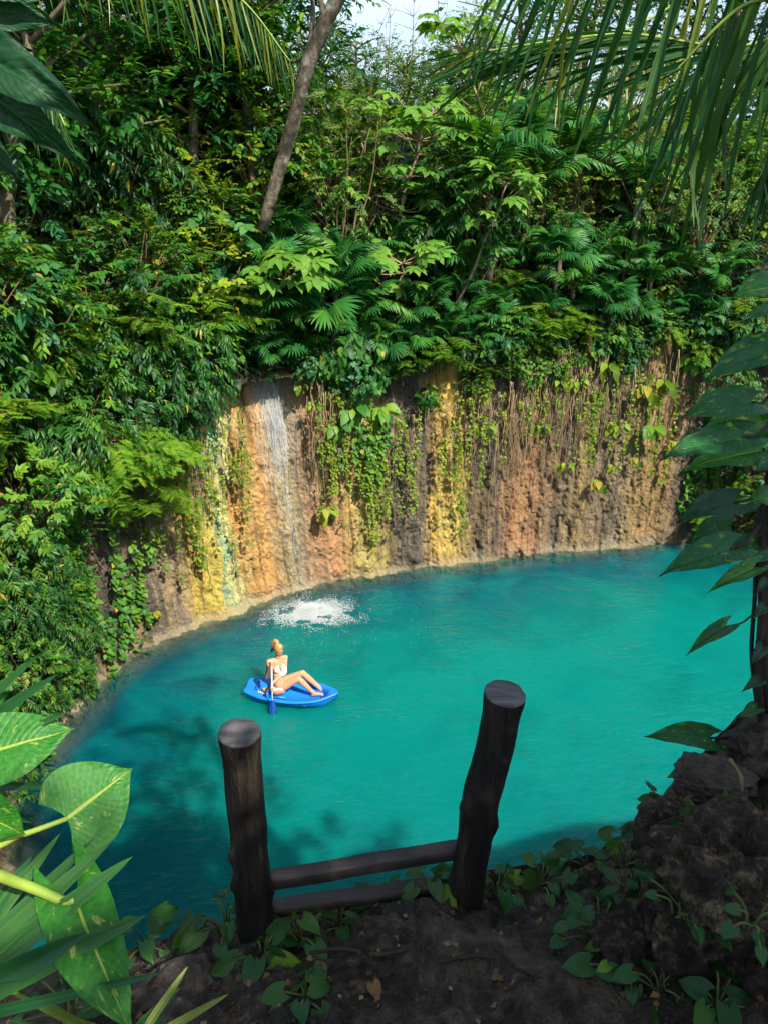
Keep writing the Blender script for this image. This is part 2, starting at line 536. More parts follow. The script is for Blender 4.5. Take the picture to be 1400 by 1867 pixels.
# ---- cliff: z levels from under the water to the rim
LEV = np.concatenate([[-2.2, -1.2, -.75], np.linspace(-.5, .12, 14), np.linspace(.12, 1, 112)[1:]])
def cliff_offset(s, z, rim, near):
    """outward radial offset of the rock face (negative = bulges over the water)"""
    h = z / rim
    o = .34 * sstep(0, 1, h) + .20 * sstep(.80, .93, h) * (1 - sstep(.97, 1, h))
    o = o - .30 * (.5 + .5 * vnoise(s * .42, z * .06, 0, 1)) * .9 - .10 * np.abs(vnoise(s * 1.5 + .2 * vnoise(s, z * 1.2), z * .12, 0, 2))
    o = o - .07 * np.abs(fbm(s * 3.4, z * .6, 0, 4, 3)) - .045 * fbm(s * 8, z * 3.5, 0, 6, 3) - .065 * np.abs(fbm(s * 18, z * 12, 0, 8, 2))
    o = o - (.10 + .12 * vnoise(s * .9, 0, 0, 21)) * sstep(.10, -.06, z) - .8 * sstep(-.25, -.8, z) - .12 * sstep(.6, .1, z) * (.6 + .5 * vnoise(s * 1.8, z * 2, 0, 23))
    o = o + .30
    return o * (1 - near) + near * (.04 * fbm(s * 5, z * 4, 0, 14, 3) + .02)
sg = np.repeat(ARC[:, None], len(LEV), 1)
zl = np.where(LEV[None] < .12, LEV[None] * np.ones((NA, 1)), .12 + (LEV[None] - .12) / .88 * (RIMs[:, None] - .12))
zl = np.where(LEV[None] <= .12, LEV[None], zl)
off = cliff_offset(sg, zl, RIMs[:, None], NEARs[:, None])
off = off * (1 - sstep(.985, 1, LEV[None])) + 0 * off
rr = RADs[:, None] + off
CLX = CEN[0] + DIRS[:, :1] * rr
CLY = CEN[1] + DIRS[:, 1:] * rr
zz = zl + .03 * fbm(sg * 6, zl * 6, 0, 31, 2) * (LEV[None] > -.5) * (LEV[None] < .98)
RIMZ = ground_z(BASE[:, 0], BASE[:, 1])
zz[:, -1] = RIMZ
mb = MB()
mb.add(np.stack([CLX, CLY, zz], -1).reshape(-1, 3), [ring_quads(NA, len(LEV))], .5, np.stack([sg, zz], -1).reshape(-1, 2))

# colour bands of the stained rock, keyed on the arc length; the stains belong to the rock
bands = [(20, (0.051, 0.048, 0.038)), (62, (0.098, 0.054, 0.030)), (85, (0.658, 0.298, 0.079)), (112, (0.069, 0.055, 0.041)), (150, (0.151, 0.094, 0.045)), (200, (0.080, 0.077, 0.068)), (250, (0.146, 0.132, 0.112)), (290, (0.120, 0.111, 0.092)),
         (318, (0.432, 0.323, 0.221)), (340, (0.594, 0.428, 0.154)), (365, (0.826, 0.580, 0.082)), (396, (0.850, 0.698, 0.123)), (406, (0.741, 0.671, 0.245)), (413, (0.226, 0.646, 0.456)), (421, (0.850, 0.806, 0.311)), (438, (0.850, 0.850, 0.375)), (450, (0.850, 0.445, 0.117)),
         (500, (0.850, 0.477, 0.170)), (520, (.60, .42, .22)), (533, (.50, .42, .19)), (556, (.38, .30, .20)), (596, (0.689, 0.344, 0.172)), (640, (0.752, 0.516, 0.160)), (690, (0.607, 0.506, 0.150)), (712, (0.104, 0.093, 0.089)),
         (775, (0.136, 0.124, 0.109)), (800, (0.850, 0.545, 0.116)), (838, (0.850, 0.630, 0.160)), (858, (0.148, 0.110, 0.077)), (905, (0.111, 0.100, 0.097)), (950, (0.584, 0.271, 0.125)), (1020, (0.147, 0.127, 0.108))]
bands2 = [(1020, (.24, .19, .13)), (1060, (.44, .30, .13)), (1090, (.24, .19, .13)), (1125, (.18, .15, .115)), (1150, (.40, .28, .12)), (1190, (.46, .27, .11)), (1235, (.18, .14, .10)), (1330, (.07, .065, .05))]
far_idx = np.where((NEARs < .01) & (BASE[:, 1] > 6.4))[0]
u_mid = np.array([pix((BASE[i, 0], BASE[i, 1], 1.6))[0] for i in far_idx])
s_mid = ARC[far_idx]
so = np.argsort(u_mid)
def s_of_u(u): return float(np.interp(u, u_mid[so], s_mid[so]))
k = NT('stained_rock')
uvn = k.n('ShaderNodeUVMap').outputs[0]
sep = k.n('ShaderNodeSeparateXYZ')
k.set(sep, 0, uvn)
S_, Z_ = sep.outputs[0], sep.outputs[1]
warp = k.noise(uvn, 1.0, 5, .6, mscale=(1.3, .55, 1))
warp2 = k.noise(uvn, 1.0, 4, .6, mscale=(4.5, .9, 1))
Sw = k.math('ADD', S_, k.math('ADD', k.math('MULTIPLY', k.math('SUBTRACT', warp, .5), 1.5), k.math('MULTIPLY', k.math('SUBTRACT', warp2, .5), .7)))
def band_ramp(bl):
    ss = [(s_of_u(u), c) for u, c in bl]
    ss.sort(key=lambda t: t[0])
    s0, s1 = ss[0][0], ss[-1][0]
    f = k.math('DIVIDE', k.math('SUBTRACT', Sw, s0), s1 - s0, clamp=True)
    return k.ramp(f, [(min(max((s - s0) / (s1 - s0), 0), 1), c) for s, c in ss]), s0, s1
c1, s10, s11 = band_ramp(bands)
c2, s20, s21 = band_ramp(bands2)
sj = s_of_u(1020)
side = k.math('GREATER_THAN', Sw, sj)
bcol = k.mix(side, c2, c1) if s_of_u(500) > sj else k.mix(side, c1, c2)
mz = k.noise(uvn, 1.0, 7, .65, dist=.5, mscale=(3.2, .5, 1))
bcol = k.mix(k.ramp(mz, [(.42, 0.0), (.66, .6)]), bcol, (.47, .33, .135))
mz2 = k.noise(uvn, 1.0, 6, .65, dist=.3, mscale=(5.5, 2.6, 1))
bcol = k.mix(k.ramp(mz2, [(.56, 0.0), (.70, .5)]), bcol, (.44, .34, .09))
g1 = k.noise(uvn, 1.0, 8, .68, mscale=(2.2, 1.6, 1))
g2 = k.noise(uvn, 1.0, 6, .62, dist=.4, mscale=(10, .55, 1))
g3 = k.noise(uvn, 1.0, 6, .7, mscale=(16, 12, 1))
dk = k.ramp(g1, [(.52, 0.0), (.70, .75)])
bcol = k.mix(k.math('MULTIPLY', dk, .6), bcol, (.15, .11, .07))
bcol = k.mix(k.ramp(g2, [(.52, 0.0), (.66, .75)]), bcol, (.075, .062, .05))
bcol = k.mix(k.ramp(g2, [(.30, .7), (.44, 0.0)]), bcol, (.62, .50, .30))
bcol = k.mix(k.ramp(g3, [(.31, .85), (.44, 0.0)]), bcol, (.045, .035, .022))
# pale lime crust at the waterline
wl_ = k.math('ADD', Z_, k.math('MULTIPLY', k.math('SUBTRACT', g1, .5), 1.3))
bcol = k.mix(k.ramp(wl_, [(.02, .75), (.28, 0.0)]), bcol, (.40, .34, .22))
hN = k.noise(uvn, 1.0, 8, .7, mscale=(11, 9, 1))
vor = k.n('ShaderNodeTexVoronoi', feature='DISTANCE_TO_EDGE')
mpv = k.n('ShaderNodeMapping')
mpv.inputs['Scale'].default_value = (7, 6, 1)
k.set(mpv, 'Vector', uvn)
k.set(vor, 'Vector', mpv.outputs[0])
vor.inputs['Scale'].default_value = 1.0
hh = k.math('ADD', hN, k.math('MULTIPLY', k.math('MINIMUM', vor.outputs['Distance'], .25), .35))
hF = k.noise(uvn, 1.0, 6, .75, mscale=(38, 30, 1))
nrm = k.bump(hF, .8, .05, k.bump(hh, 1.0, .20))
M['rock_face'] = k.done(k.principled(bcol, .82, nrm, spec=.3))
cliff = link('cliff', mb.mesh('cliff', M['rock_face']))
tag(cliff, 'stained limestone cliff ringing the turquoise pool', kind='structure')

# ---- ground sheet: from the rim outwards to the horizon
DD = np.concatenate([np.linspace(0, 1.9, 80), np.linspace(1.9, 14, 50)[1:], [17, 21, 26, 34, 45, 70, 120, 300, 900, 2500]])
GX = CEN[0] + DIRS[:, :1] * (RADs[:, None] + DD[None])
GY = CEN[1] + DIRS[:, 1:] * (RADs[:, None] + DD[None])
GZ = ground_z(GX, GY)
GZ[:, 0] = RIMZ
mb = MB()
mb.add(np.stack([GX, GY, GZ], -1).reshape(-1, 3), [ring_quads(NA, len(DD))], .5)
k = NT('wet_soil')
oc = k.n('ShaderNodeTexCoord').outputs['Object']
n1 = k.noise(oc, 3.2, 6, .65)
n2 = k.noise(oc, 16, 6, .7)
n3 = k.noise(oc, 60, 4, .6)
col = k.ramp(k.math('ADD', k.math('MULTIPLY', n1, .5), k.math('MULTIPLY', n2, .5)), [(.38, (.008, .0055, .0035)), (.48, (.036, .025, .016)), (.56, (.095, .067, .042)), (.68, (.23, .17, .11))])
col = k.mix(k.ramp(n3, [(.62, 0.0), (.72, .6)]), col, (.20, .13, .07))
wet = k.ramp(n1, [(.44, .16), (.60, .62)])
nrm = k.bump(k.math('ADD', n2, k.math('MULTIPLY', n3, .5)), 1.0, .06)
M['soil'] = k.done(k.principled(col, wet, nrm, spec=.5))
ground = link('ground', mb.mesh('ground', M['soil']))
tag(ground, 'dark wet soil of the ledge and the jungle slope', kind='structure')

# ---- pool bed and water
NKR = 24
frac = np.linspace(0, 1, NKR) ** .6
def inner_ring(scale_fn, zfn, name, mat, extra=None):
    pass
WK = np.concatenate([np.linspace(0.0, .8, 14), np.linspace(.8, 1.0, 26)[1:]])
wr = (RADs[:, None] + .45 * (1 - NEARs[:, None]) + .1) * WK[None]
WX, WY = CEN[0] + DIRS[:, :1] * wr, CEN[1] + DIRS[:, 1:] * wr
edge = RADs[:, None] - wr
mb = MB()
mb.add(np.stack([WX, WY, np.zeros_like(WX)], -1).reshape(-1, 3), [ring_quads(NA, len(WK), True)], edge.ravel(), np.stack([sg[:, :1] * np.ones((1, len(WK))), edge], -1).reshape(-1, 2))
k = NT('pool_water')
oc = k.n('ShaderNodeTexCoord').outputs['Object']
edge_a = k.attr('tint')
big = k.noise(oc, .20, 3, .5)
clo = k.noise(oc, .75, 4, .55, dist=.6)
sx = k.n('ShaderNodeSeparateXYZ')
k.set(sx, 0, oc)
fdeep = k.math('ADD', k.ramp(edge_a, [(.0, .0), (1.0, 1.0)]), k.math('MULTIPLY', k.math('SUBTRACT', big, .5), .6))
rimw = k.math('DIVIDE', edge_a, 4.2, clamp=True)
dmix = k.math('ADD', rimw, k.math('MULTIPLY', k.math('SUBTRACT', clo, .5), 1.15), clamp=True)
wcol = k.ramp(dmix, [(.06, (.001, .050, .072)), (.34, (.001, .090, .102)), (.66, (.001, .118, .108)), (1.0, (.001, .152, .132))])  # darker rim: depth tint, with the dark bank's reflection put into the colour
near_dim = k.math('DIVIDE', k.math('SUBTRACT', 11.0, sx.outputs[1]), 6.5, clamp=True)  # nearer water darkened: steeper view and weaker reflection put into the colour
wcol = k.mix(k.math('MULTIPLY', near_dim, .55), wcol, (.001, .088, .098))
wcol = k.mix(k.math('MULTIPLY', k.ramp(clo, [(.5, 0.0), (.75, 1.0)]), .35), wcol, (.002, .160, .132))
# ripples
r1 = k.noise(oc, 5.5, 3, .55, dist=.8, mscale=(1, 1.7, 1))
r2 = k.noise(oc, 1.5, 2, .5, dist=.4, mscale=(1, 1.5, 1))
r3 = k.noise(oc, 17, 2, .5)
hgt = k.math('ADD', k.math('ADD', k.math('MULTIPLY', r1, .55), k.math('MULTIPLY', r2, 1.0)), k.math('MULTIPLY', r3, .10))
hgt = k.math('MULTIPLY', hgt, k.ramp(k.noise(oc, .45, 3, .6), [(.35, .25), (.65, 1.0)]))
nrm = k.bump(hgt, .65, .10)
dif = k.n('ShaderNodeSubsurfaceScattering', falloff='BURLEY')
k.set(dif, 'Color', wcol)
dif.inputs['Radius'].default_value = (.3, 1.0, 1.0)
dif.inputs['Scale'].default_value = .55
k.set(dif, 'Normal', k.bump(hgt, .35, .07))
tra = k.n('ShaderNodeBsdfTransparent')
tra.inputs['Color'].default_value = (.86, .98, .90, 1)
shal = k.math('ADD', edge_a, k.math('MULTIPLY', k.math('SUBTRACT', clo, .5), .35))
body = k.mixs(k.ramp(shal, [(.05, .18), (.85, 1.0)]), tra.outputs[0], dif.outputs[0])
gl = k.n('ShaderNodeBsdfGlossy')
gl.inputs['Roughness'].default_value = .035
k.set(gl, 'Normal', nrm)
fr = k.n('ShaderNodeFresnel')
fr.inputs['IOR'].default_value = 1.33
k.set(fr, 'Normal', nrm)
M['water'] = k.done(k.mixs(fr.outputs[0], body, gl.outputs[0]))
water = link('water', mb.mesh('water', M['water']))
tag(water, 'turquoise water filling the cenote pool', kind='structure')

mb = MB()
bw = (RADs[:, None] + .3) * np.linspace(.02, 1, 12)[None]
mb.add(np.stack([CEN[0] + DIRS[:, :1] * bw, CEN[1] + DIRS[:, 1:] * bw, -2.1 + 0 * bw], -1).reshape(-1, 3), [ring_quads(NA, 12)], .5)
k = NT('pool_silt')
M['silt'] = k.done(k.principled((.30, .36, .28), .9))
tag(link('pool_bed', mb.mesh('pool_bed', M['silt'])), 'pale silt bed under the pool', kind='structure')

def cliff_point(u, v):
    """where a pixel's ray meets the far rock face: walk the ray until it leaves the pool"""
    for d in np.arange(7, 26, .03):
        p = P(u, v, d)
        a = math.atan2(p[1] - CEN[1], p[0] - CEN[0])
        rad, rim, near = at_angle(a)
        r = math.hypot(p[0] - CEN[0], p[1] - CEN[1])
        if r > rad + .12 and near < .5:
            return p, np.array([-math.cos(a), -math.sin(a), 0])
    return p, np.array([0, -1., 0])
def slope_point(u, v, hc, dmin=7.0):
    """a plant whose crown centre, hc above the ground, shows at the pixel: its foot on the slope"""
    for d in np.arange(dmin, 60, .05):
        p = P(u, v, d)
        a = math.atan2(p[1] - CEN[1], p[0] - CEN[0])
        rad, rim, near = at_angle(a)
        r = math.hypot(p[0] - CEN[0], p[1] - CEN[1])
        if r < rad + .15:
            continue
        g = float(ground_z(p[0], p[1], False))
        if p[2] <= g + hc:
            return np.array([p[0], p[1], g])
    return None
# ------------------------------------------------------------------ plant prototypes (meshes shared by the individuals)
UPV = np.array([0, 0, 1.0])
def rdir(g, n):
    return unit(g.normal(size=(n, 3)))
def crown_points(g, n, rad, lobes=7, zflat=.8, shell=.55, seed=0):
    """points through an uneven, lobed crown volume, denser towards the outside"""
    d = rdir(g, n)
    lob = 1 + .34 * vnoise(d[:, 0] * 1.9 + seed, d[:, 1] * 1.9, d[:, 2] * 1.9, seed) + .16 * vnoise(d[:, 0] * 4.5, d[:, 1] * 4.5 + seed, d[:, 2] * 4.5, seed + 3)
    r = (shell + (1 - shell) * g.random(n)) ** .8
    p = d * (r * lob)[:, None] * rad
    p[:, 2] *= zflat
    return p, d
def shrub_meshes(key, mat, rad=1.0, twigs=110, per=10, tl=.42, leaf=LEAF, size=.16, droop=.35, zflat=.85, seed=0, lift=1.0, stem_mat='twig', up=.3, pts=None):
    g = np.random.default_rng(100 + seed)
    p, d = crown_points(g, twigs, rad, seed=seed, zflat=zflat) if pts is None else pts(g, twigs)
    if lift is not None:
        p[:, 2] += lift
    tdir = unit(d * .9 + rdir(g, len(p)) * .7 + np.array([0, 0, up]))
    leafs = MB()
    stems = MB()
    ctr = p.mean(axis=0)
    L = tl * g.uniform(.6, 1.25, len(p))
    tint_t = np.clip(.45 + .22 * g.normal(size=len(p)) + .18 * d[:, 2], 0, 1)  # upper twigs lighter: light from above put into the tint
    for j in range(per):
        f = (j + .6) / per
        pos = p + tdir * (L * f)[:, None] + np.array([0, 0, -1.0]) * (droop * L * f * f)[:, None]
        tan = unit(tdir + np.array([0, 0, -1.0]) * (2 * droop * f))
        sidev = unit(np.cross(tan, UPV) + 1e-6)
        sgn = 1 if j % 2 else -1
        ld = unit(tan * (.55 + .5 * f) + sidev * sgn * (1.0 - .3 * f) + rdir(g, len(p)) * .28 + np.array([0, 0, -droop * .7]))
        upv = unit(np.array([0, 0, 1.0]) + rdir(g, len(p)) * .45 + .35 * d)
        s = size * g.uniform(.65, 1.2, len(p)) * (1 - .25 * abs(f - .5))
        tint = np.clip(tint_t + .12 * g.normal(size=len(p)), 0.02, .98)
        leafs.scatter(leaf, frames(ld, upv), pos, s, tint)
    for i in range(len(p)):
        q = np.array([p[i], p[i] + tdir[i] * L[i] * .5 + [0, 0, -droop * L[i] * .25], p[i] + tdir[i] * L[i] + [0, 0, -droop * L[i]]])
        stems.tube(q, [.006, .004, .002], 3, cap=False)
    if lift is not None:
        k = max(6, len(p) // 7)
        for i in g.choice(len(p), k, replace=False):
            b = np.array([g.normal() * .08, g.normal() * .08, -.25])
            m = (b + p[i]) / 2 + np.array([g.normal() * .1, g.normal() * .1, .1 * lift])
            stems.tube(curve([b, m, p[i]], 7), np.linspace(.028, .006, 7), 4)
    return leafs.mesh(key + '_foliage', M[mat]), stems.mesh(key + '_stem', M[stem_mat])

PROTO = {}
for i in range(3):
    PROTO['broad', i] = shrub_meshes('broad', 'broad', 1.0, 175, 11, .45, LEAF, .155, .35, .9, i)
    PROTO['gloss', i] = shrub_meshes('gloss', 'gloss', 1.05, 185, 12, .55, LEAF_LONG, .18, .65, .95, 10 + i)
for i in range(2):
    PROTO['lime', i] = shrub_meshes('lime', 'lime', .8, 100, 9, .4, LEAF_ROUND, .13, .3, .8, 20 + i)
    PROTO['blue', i] = shrub_meshes('blue', 'blue', .95, 80, 8, .45, LEAF_ROUND, .22, .4, .85, 30 + i)
    PROTO['fine', i] = shrub_meshes('fine', 'pale', 1.1, 260, 10, .38, SMALL, .10, .2, .95, 40 + i)
    PROTO['heart', i] = shrub_meshes('heart', 'broad', .75, 60, 6, .4, LEAF_ROUND, .30, .9, .9, 50 + i, up=0)

def spray_meshes(key, mat, seed, n=26, R0=1.25, pin=.30, flat=.45):
    """feathery shrub: near-horizontal layers of twice-divided leaves"""
    g = np.random.default_rng(300 + seed)
    lf, st = MB(), MB()
    leafy = strip_tpl(.16, 2, .1, .1)
    for b in range(n):
        az = g.uniform(0, 2 * math.pi)
        zz_ = g.uniform(.25, 1.35)
        ln = R0 * g.uniform(.6, 1.15)
        dv = np.array([math.cos(az), math.sin(az), g.uniform(.0, .35)])
        b0 = np.array([0, 0, zz_ * .8])
        br = curve([b0, b0 + dv * ln * .5 + [0, 0, .08], b0 + dv * ln + [0, 0, -.12 * ln]], 9)
        st.tube(br, np.linspace(.014, .004, 9), 4)
        for t in np.linspace(.30, 1.0, 8):
            q = br[int(t * 8)]
            tan = unit(br[min(int(t * 8) + 1, 8)] - br[max(int(t * 8) - 1, 0)])
            for sg_ in (-1, 1):
                sv = unit(np.cross(tan, UPV)) * sg_
                fd = unit(tan * .7 + sv * .9 + [0, 0, g.uniform(-.12, .2)])
                fl = pin * g.uniform(.8, 1.3)
                K = 13
                f = np.linspace(.08, 1, K)
                pos = q + fd * (f * fl)[:, None] + np.array([0, 0, -1.]) * (.16 * fl * f ** 2)[:, None]
                side = unit(np.cross(fd, UPV))
                tn = np.clip(.5 + .2 * g.normal() + .08 * g.normal(size=K), 0, 1)
                for s2 in (-1, 1):
                    ld = unit(fd[None] * .45 + side[None] * s2 + g.normal(size=(K, 3)) * .1)
                    s = .095 * (1 - .65 * np.abs(f - .4)) * g.uniform(.85, 1.1, K)
                    lf.scatter(leafy, frames(ld, np.array([0, 0, 1.]) + .15 * g.normal(size=3)), pos, s, tn)
    st.tube(curve([[0, 0, -.3], [.05, .02, .5], [0, 0, 1.2]], 6), np.linspace(.035, .012, 6), 5)
    return lf.mesh(key + '_foliage', M[mat]), st.mesh(key + '_stem', M['twig'])
for i in range(2):
    PROTO['fern', i] = spray_meshes('fern', 'fern', i)

def fan_frond(seed, R0=.62, seg=26, pet=.75):
    """fan-palm leaf: petiole along +x, pleated blade whose segments droop at the tips"""
    g = np.random.default_rng(500 + seed)
    mb = MB()
    mb.tube(curve([[0, 0, 0], [pet * .5, 0, .07], [pet, 0, .02]], 6), [.013, .012, .011, .01, .009, .008], 4, .75)
    tpl = strip_tpl(.075, 6, .30, .5, .8, .35)
    a = np.linspace(-2.45, 2.45, seg)
    d = np.stack([np.cos(a), np.sin(a), -.18 - .12 * np.cos(a) + .05 * g.normal(size=seg)], -1)
    s = R0 * (1 - .22 * np.abs(a) / 2.45) * g.uniform(.93, 1.05, seg)
    up = np.stack([-.25 * np.cos(a), -.25 * np.sin(a), np.ones(seg)], -1)
    mb.scatter(tpl, frames(d, up), np.tile([pet, 0, .02], (seg, 1)), s, np.clip(.45 + .12 * g.normal(size=seg), 0, 1))
    return mb.mesh('fan_frond', M['palm'])
def feather_frond(name, mat, seed, Ln=1.5, pairs=26, ll=.42, w=.045, arch=.35, droop=.5, fwd=.65, dryness=0):
    g = np.random.default_rng(600 + seed)
    mb = MB()
    rc = curve([[0, 0, 0], [Ln * .35, 0, arch * .75 * Ln * .5], [Ln * .7, 0, arch * Ln * .42], [Ln, 0, -.08 * Ln]], 30)
    mb.tube(rc, np.linspace(.014, .003, 30), 4, .8)
    tpl = strip_tpl(w / ll, 4, droop, .4, 1, .5)
    f = np.linspace(.16, .99, pairs)
    ix = f * 29
    i0 = np.clip(ix.astype(int), 0, 28)
    pos = rc[i0] + (rc[i0 + 1] - rc[i0]) * (ix - i0)[:, None]
    tan = unit(rc[i0 + 1] - rc[i0])
    for s_ in (-1, 1):
        d = unit(tan * (fwd + .5 * f)[:, None] + np.array([0, s_, 0]) + np.array([0, 0, -.15]) + g.normal(size=(pairs, 3)) * .07)
        s = ll * (np.sin(np.pi * (f * .8 + .14)) ** .7) * g.uniform(.9, 1.08, pairs)
        mb.scatter(tpl, frames(d, UPV + .2 * g.normal(size=(pairs, 3))), pos, s, np.clip(.5 + .15 * g.normal(size=pairs), 0, 1))
    return mb.mesh(name, M[mat])
FAN = [fan_frond(i, seg=24 + 2 * i) for i in range(3)]
FEATHER = [feather_frond('feather_frond', 'palm', i, 1.35 + .15 * i, 24, .40, .030, .4 + .1 * i, .5) for i in range(3)]
DRYF = feather_frond('dry_frond', 'dry', 9, .9, 18, .3, .02, -.1, .9)

def palm_trunk(h, r, seed):
    g = np.random.default_rng(700 + seed)
    mb = MB()
    n = 14
    z = np.linspace(-.35, h, n)
    c = np.stack([.06 * h * np.sin(z * 1.1 + seed), .05 * h * np.cos(z * .9 + seed), z], -1)
    c[:, :2] -= c[2, :2]
    mb.tube(c, r * (1 + .16 * np.sin(np.arange(n) * 2.4) + .25 * (np.linspace(1, 0, n)) ** 3), 8)
    return mb.mesh('palm_trunk', M['trunk']), c[-1]
TRUNKS = {h: palm_trunk(h, .05 + .012 * h, int(h * 10)) for h in (.5, 1.2, 2.2)}

def make_palm(kind, label, group, foot, h, scale, nf, seed, name):
    g = np.random.default_rng(800 + seed)
    t = thing(name, label, 'palm', foot, (0, 0, g.uniform(0, 6.28)), scale, group)
    hk = min(TRUNKS, key=lambda q: abs(q - h))
    me, top = TRUNKS[hk]
    link('trunk', me, t)
    src = FAN if kind == 'fan' else FEATHER
    for i in range(nf):
        az = i * 2.39996 + g.normal() * .2
        el = g.uniform(.05, 1.15) if kind == 'fan' else g.uniform(.25, 1.2)
        d = np.array([math.cos(az) * math.cos(el), math.sin(az) * math.cos(el), math.sin(el)])
        f = link('frond', src[g.integers(3)], t)
        set_matrix(f, frames(d[None], np.array([0, 0, 1.]) + .25 * g.normal(size=3))[0], top + np.array([0, 0, -.05]), g.uniform(.8, 1.15))
    return t

# ---- cecropia: thin pale trunk, spreading side twigs, umbrella leaves with lobes
def cecropia_leaf(seed):
    g = np.random.default_rng(900 + seed)
    mb = MB()
    nl = 9
    lob = leaf_tpl(.20, .10, .30, .62)
    a = np.linspace(-2.75, 2.75, nl) + g.normal(size=nl) * .04
    d = np.stack([np.cos(a), np.sin(a), -.10 + .06 * g.normal(size=nl)], -1)
    s = .30 * (1 - .30 * np.abs(a) / 2.75) * g.uniform(.92, 1.08, nl)
    wide = np.stack([s, s * 1.25, s], -1)
    mb.scatter(lob, frames(d, UPV + .1 * g.normal(size=(nl, 3))), np.zeros((nl, 3)), wide, np.clip(.5 + .08 * g.normal(size=nl), 0, 1))
    # the joined middle of the blade
    th = np.linspace(0, 2 * np.pi, 18, endpoint=False)
    v = np.vstack([[0, 0, .006], np.stack([.10 * np.cos(th), .10 * np.sin(th), -.012 + 0 * th], -1)])
    jj = np.arange(18)
    mb.add(v, [np.stack([np.zeros(18, int), 1 + jj, 1 + (jj + 1) % 18], -1)], .5)
    return mb.mesh('cecropia_leaf', M['cecropia'])
CLEAF = [cecropia_leaf(i) for i in range(3)]
def make_cecropia(label, pts, tiers, seed, r=.05, group='pale lobed-leaf trees on the slope'):
    """pts: trunk line in world; tiers: list of (fraction up the trunk, number of leaves, reach)"""
    g = np.random.default_rng(950 + seed)
    pts = np.asarray(pts)
    foot = pts[0].copy()
    t = thing('cecropia_tree', label, 'tree', foot, group=group)
    line = curve(pts - foot, 26)
    line[:, :2] += .03 * np.stack([np.sin(np.arange(26) * .7), np.cos(np.arange(26) * .6)], -1)
    mb = MB()
    mb.tube(line, np.linspace(r, r * .45, 26), 7)
    link('trunk', mb.mesh('trunk', M['cec_trunk']), t)
    for f, n, reach in tiers:
        b = line[int(f * 25)]
        for i in range(n):
            az = i * 2.4 + g.uniform(-.5, .5)
            rc = reach * g.uniform(.6, 1.15)
            e = b + np.array([math.cos(az) * rc, math.sin(az) * rc, rc * g.uniform(.15, .75)])
            tw = curve([b, (b + e) / 2 + [0, 0, -.10 * rc], e], 7)
            pm = MB()
            pm.tube(tw, np.linspace(.013, .006, 7), 4)
            lf = link('leaf', CLEAF[g.integers(3)], t)
            dd = unit(e - b + np.array([0, 0, -.3]))
            set_matrix(lf, frames(dd[None], np.array([0, 0, 1.]) + .25 * g.normal(size=3) + np.array([0, -.25, 0]))[0], e, g.uniform(.95, 1.45))
            link('petiole', pm.mesh('petiole', M['cec_trunk']), t)
    return t

# ---- hanging vines and roots on the cliff
def vine_mesh(seed, ln=1.0, n=46, size=.075, mat='vine', spread=.03):   # leaves thin out, bunch up and vary in size down the strand
    g = np.random.default_rng(1000 + seed)
    K = 14
    z = -np.linspace(0, ln, K)
    c = np.stack([spread * (vnoise(z * 1.3, seed, 0, seed) * 1.6 + .6 * vnoise(z * 4, seed, 0, seed + 1)), -.04 + .04 * vnoise(z * 2, seed + 9, 0, seed), z], -1)
    st, lf = MB(), MB()
    st.tube(c, np.linspace(.006, .003, K), 3, cap=False)
    n = int(n * ln)
    f = g.random(n * 3)
    f = np.concatenate([f[vnoise(f * ln * 3.0 + seed * .37, seed * 1.7, 0, seed) > -.2], g.random(n // 3 + 3)])[-n:]
    n = len(f)
    ix = f * (K - 1)
    i0 = np.clip(ix.astype(int), 0, K - 2)
    pos = c[i0] + (c[i0 + 1] - c[i0]) * (ix - i0)[:, None]
    a = g.uniform(-2.6, -.5, n)
    d = np.stack([np.cos(a), np.sin(a) * .8, g.uniform(-.9, .1, n)], -1)
    lf.scatter(SMALL_ROUND if size < .1 else LEAF_ROUND, frames(d, np.array([0, -1, .9]) + .4 * g.normal(size=(n, 3))), pos + .3 * size * unit(d), size * g.uniform(.45, 1.5, n), np.clip(.55 + .2 * g.normal(size=n), 0, 1))
    return st.mesh('vine_stem', M['stem']), lf.mesh('vine_leaves', M[mat])
VLEN = [.5, .8, 1.2, 1.7, 2.3, 3.0, 3.6]
VINES = {L: [vine_mesh(int(L * 10) + i, L, 20 + 12 * i, .066, 'vine', .08) for i in range(3)] for L in VLEN}
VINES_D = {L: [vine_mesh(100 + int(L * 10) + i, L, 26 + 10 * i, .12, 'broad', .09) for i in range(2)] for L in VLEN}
def root_mesh(seed, ln=1.0, loop=False):
    g = np.random.default_rng(1100 + seed)
    mb = MB()
    for s in range(1 if loop else 2 + seed % 3):
        K = 16
        t = np.linspace(0, 1, K)
        if loop:
            w = g.uniform(.25, .6)
            c = np.stack([w * (t - .5) * 2 + .03 * vnoise(t * 4, seed), -.05 - .05 * np.sin(t * np.pi), -.55 * np.sin(t * np.pi) ** .8 * g.uniform(.6, 1.3) - .25 * t], -1)
        else:
            c = np.stack([.06 * vnoise(t * 5, seed * 3 + s, 0, seed) + s * .05 * g.normal(), -.03 + .02 * vnoise(t * 6, s, seed), -t * g.uniform(.6, 1.0) * ln], -1)
        mb.tube(c, np.linspace(.011, .004, K) * g.uniform(.6, 1.1), 4)
    return mb.mesh('root', M['root'])
ROOTS = [root_mesh(i) for i in range(6)]
LOOPS = [root_mesh(40 + i, loop=True) for i in range(4)]
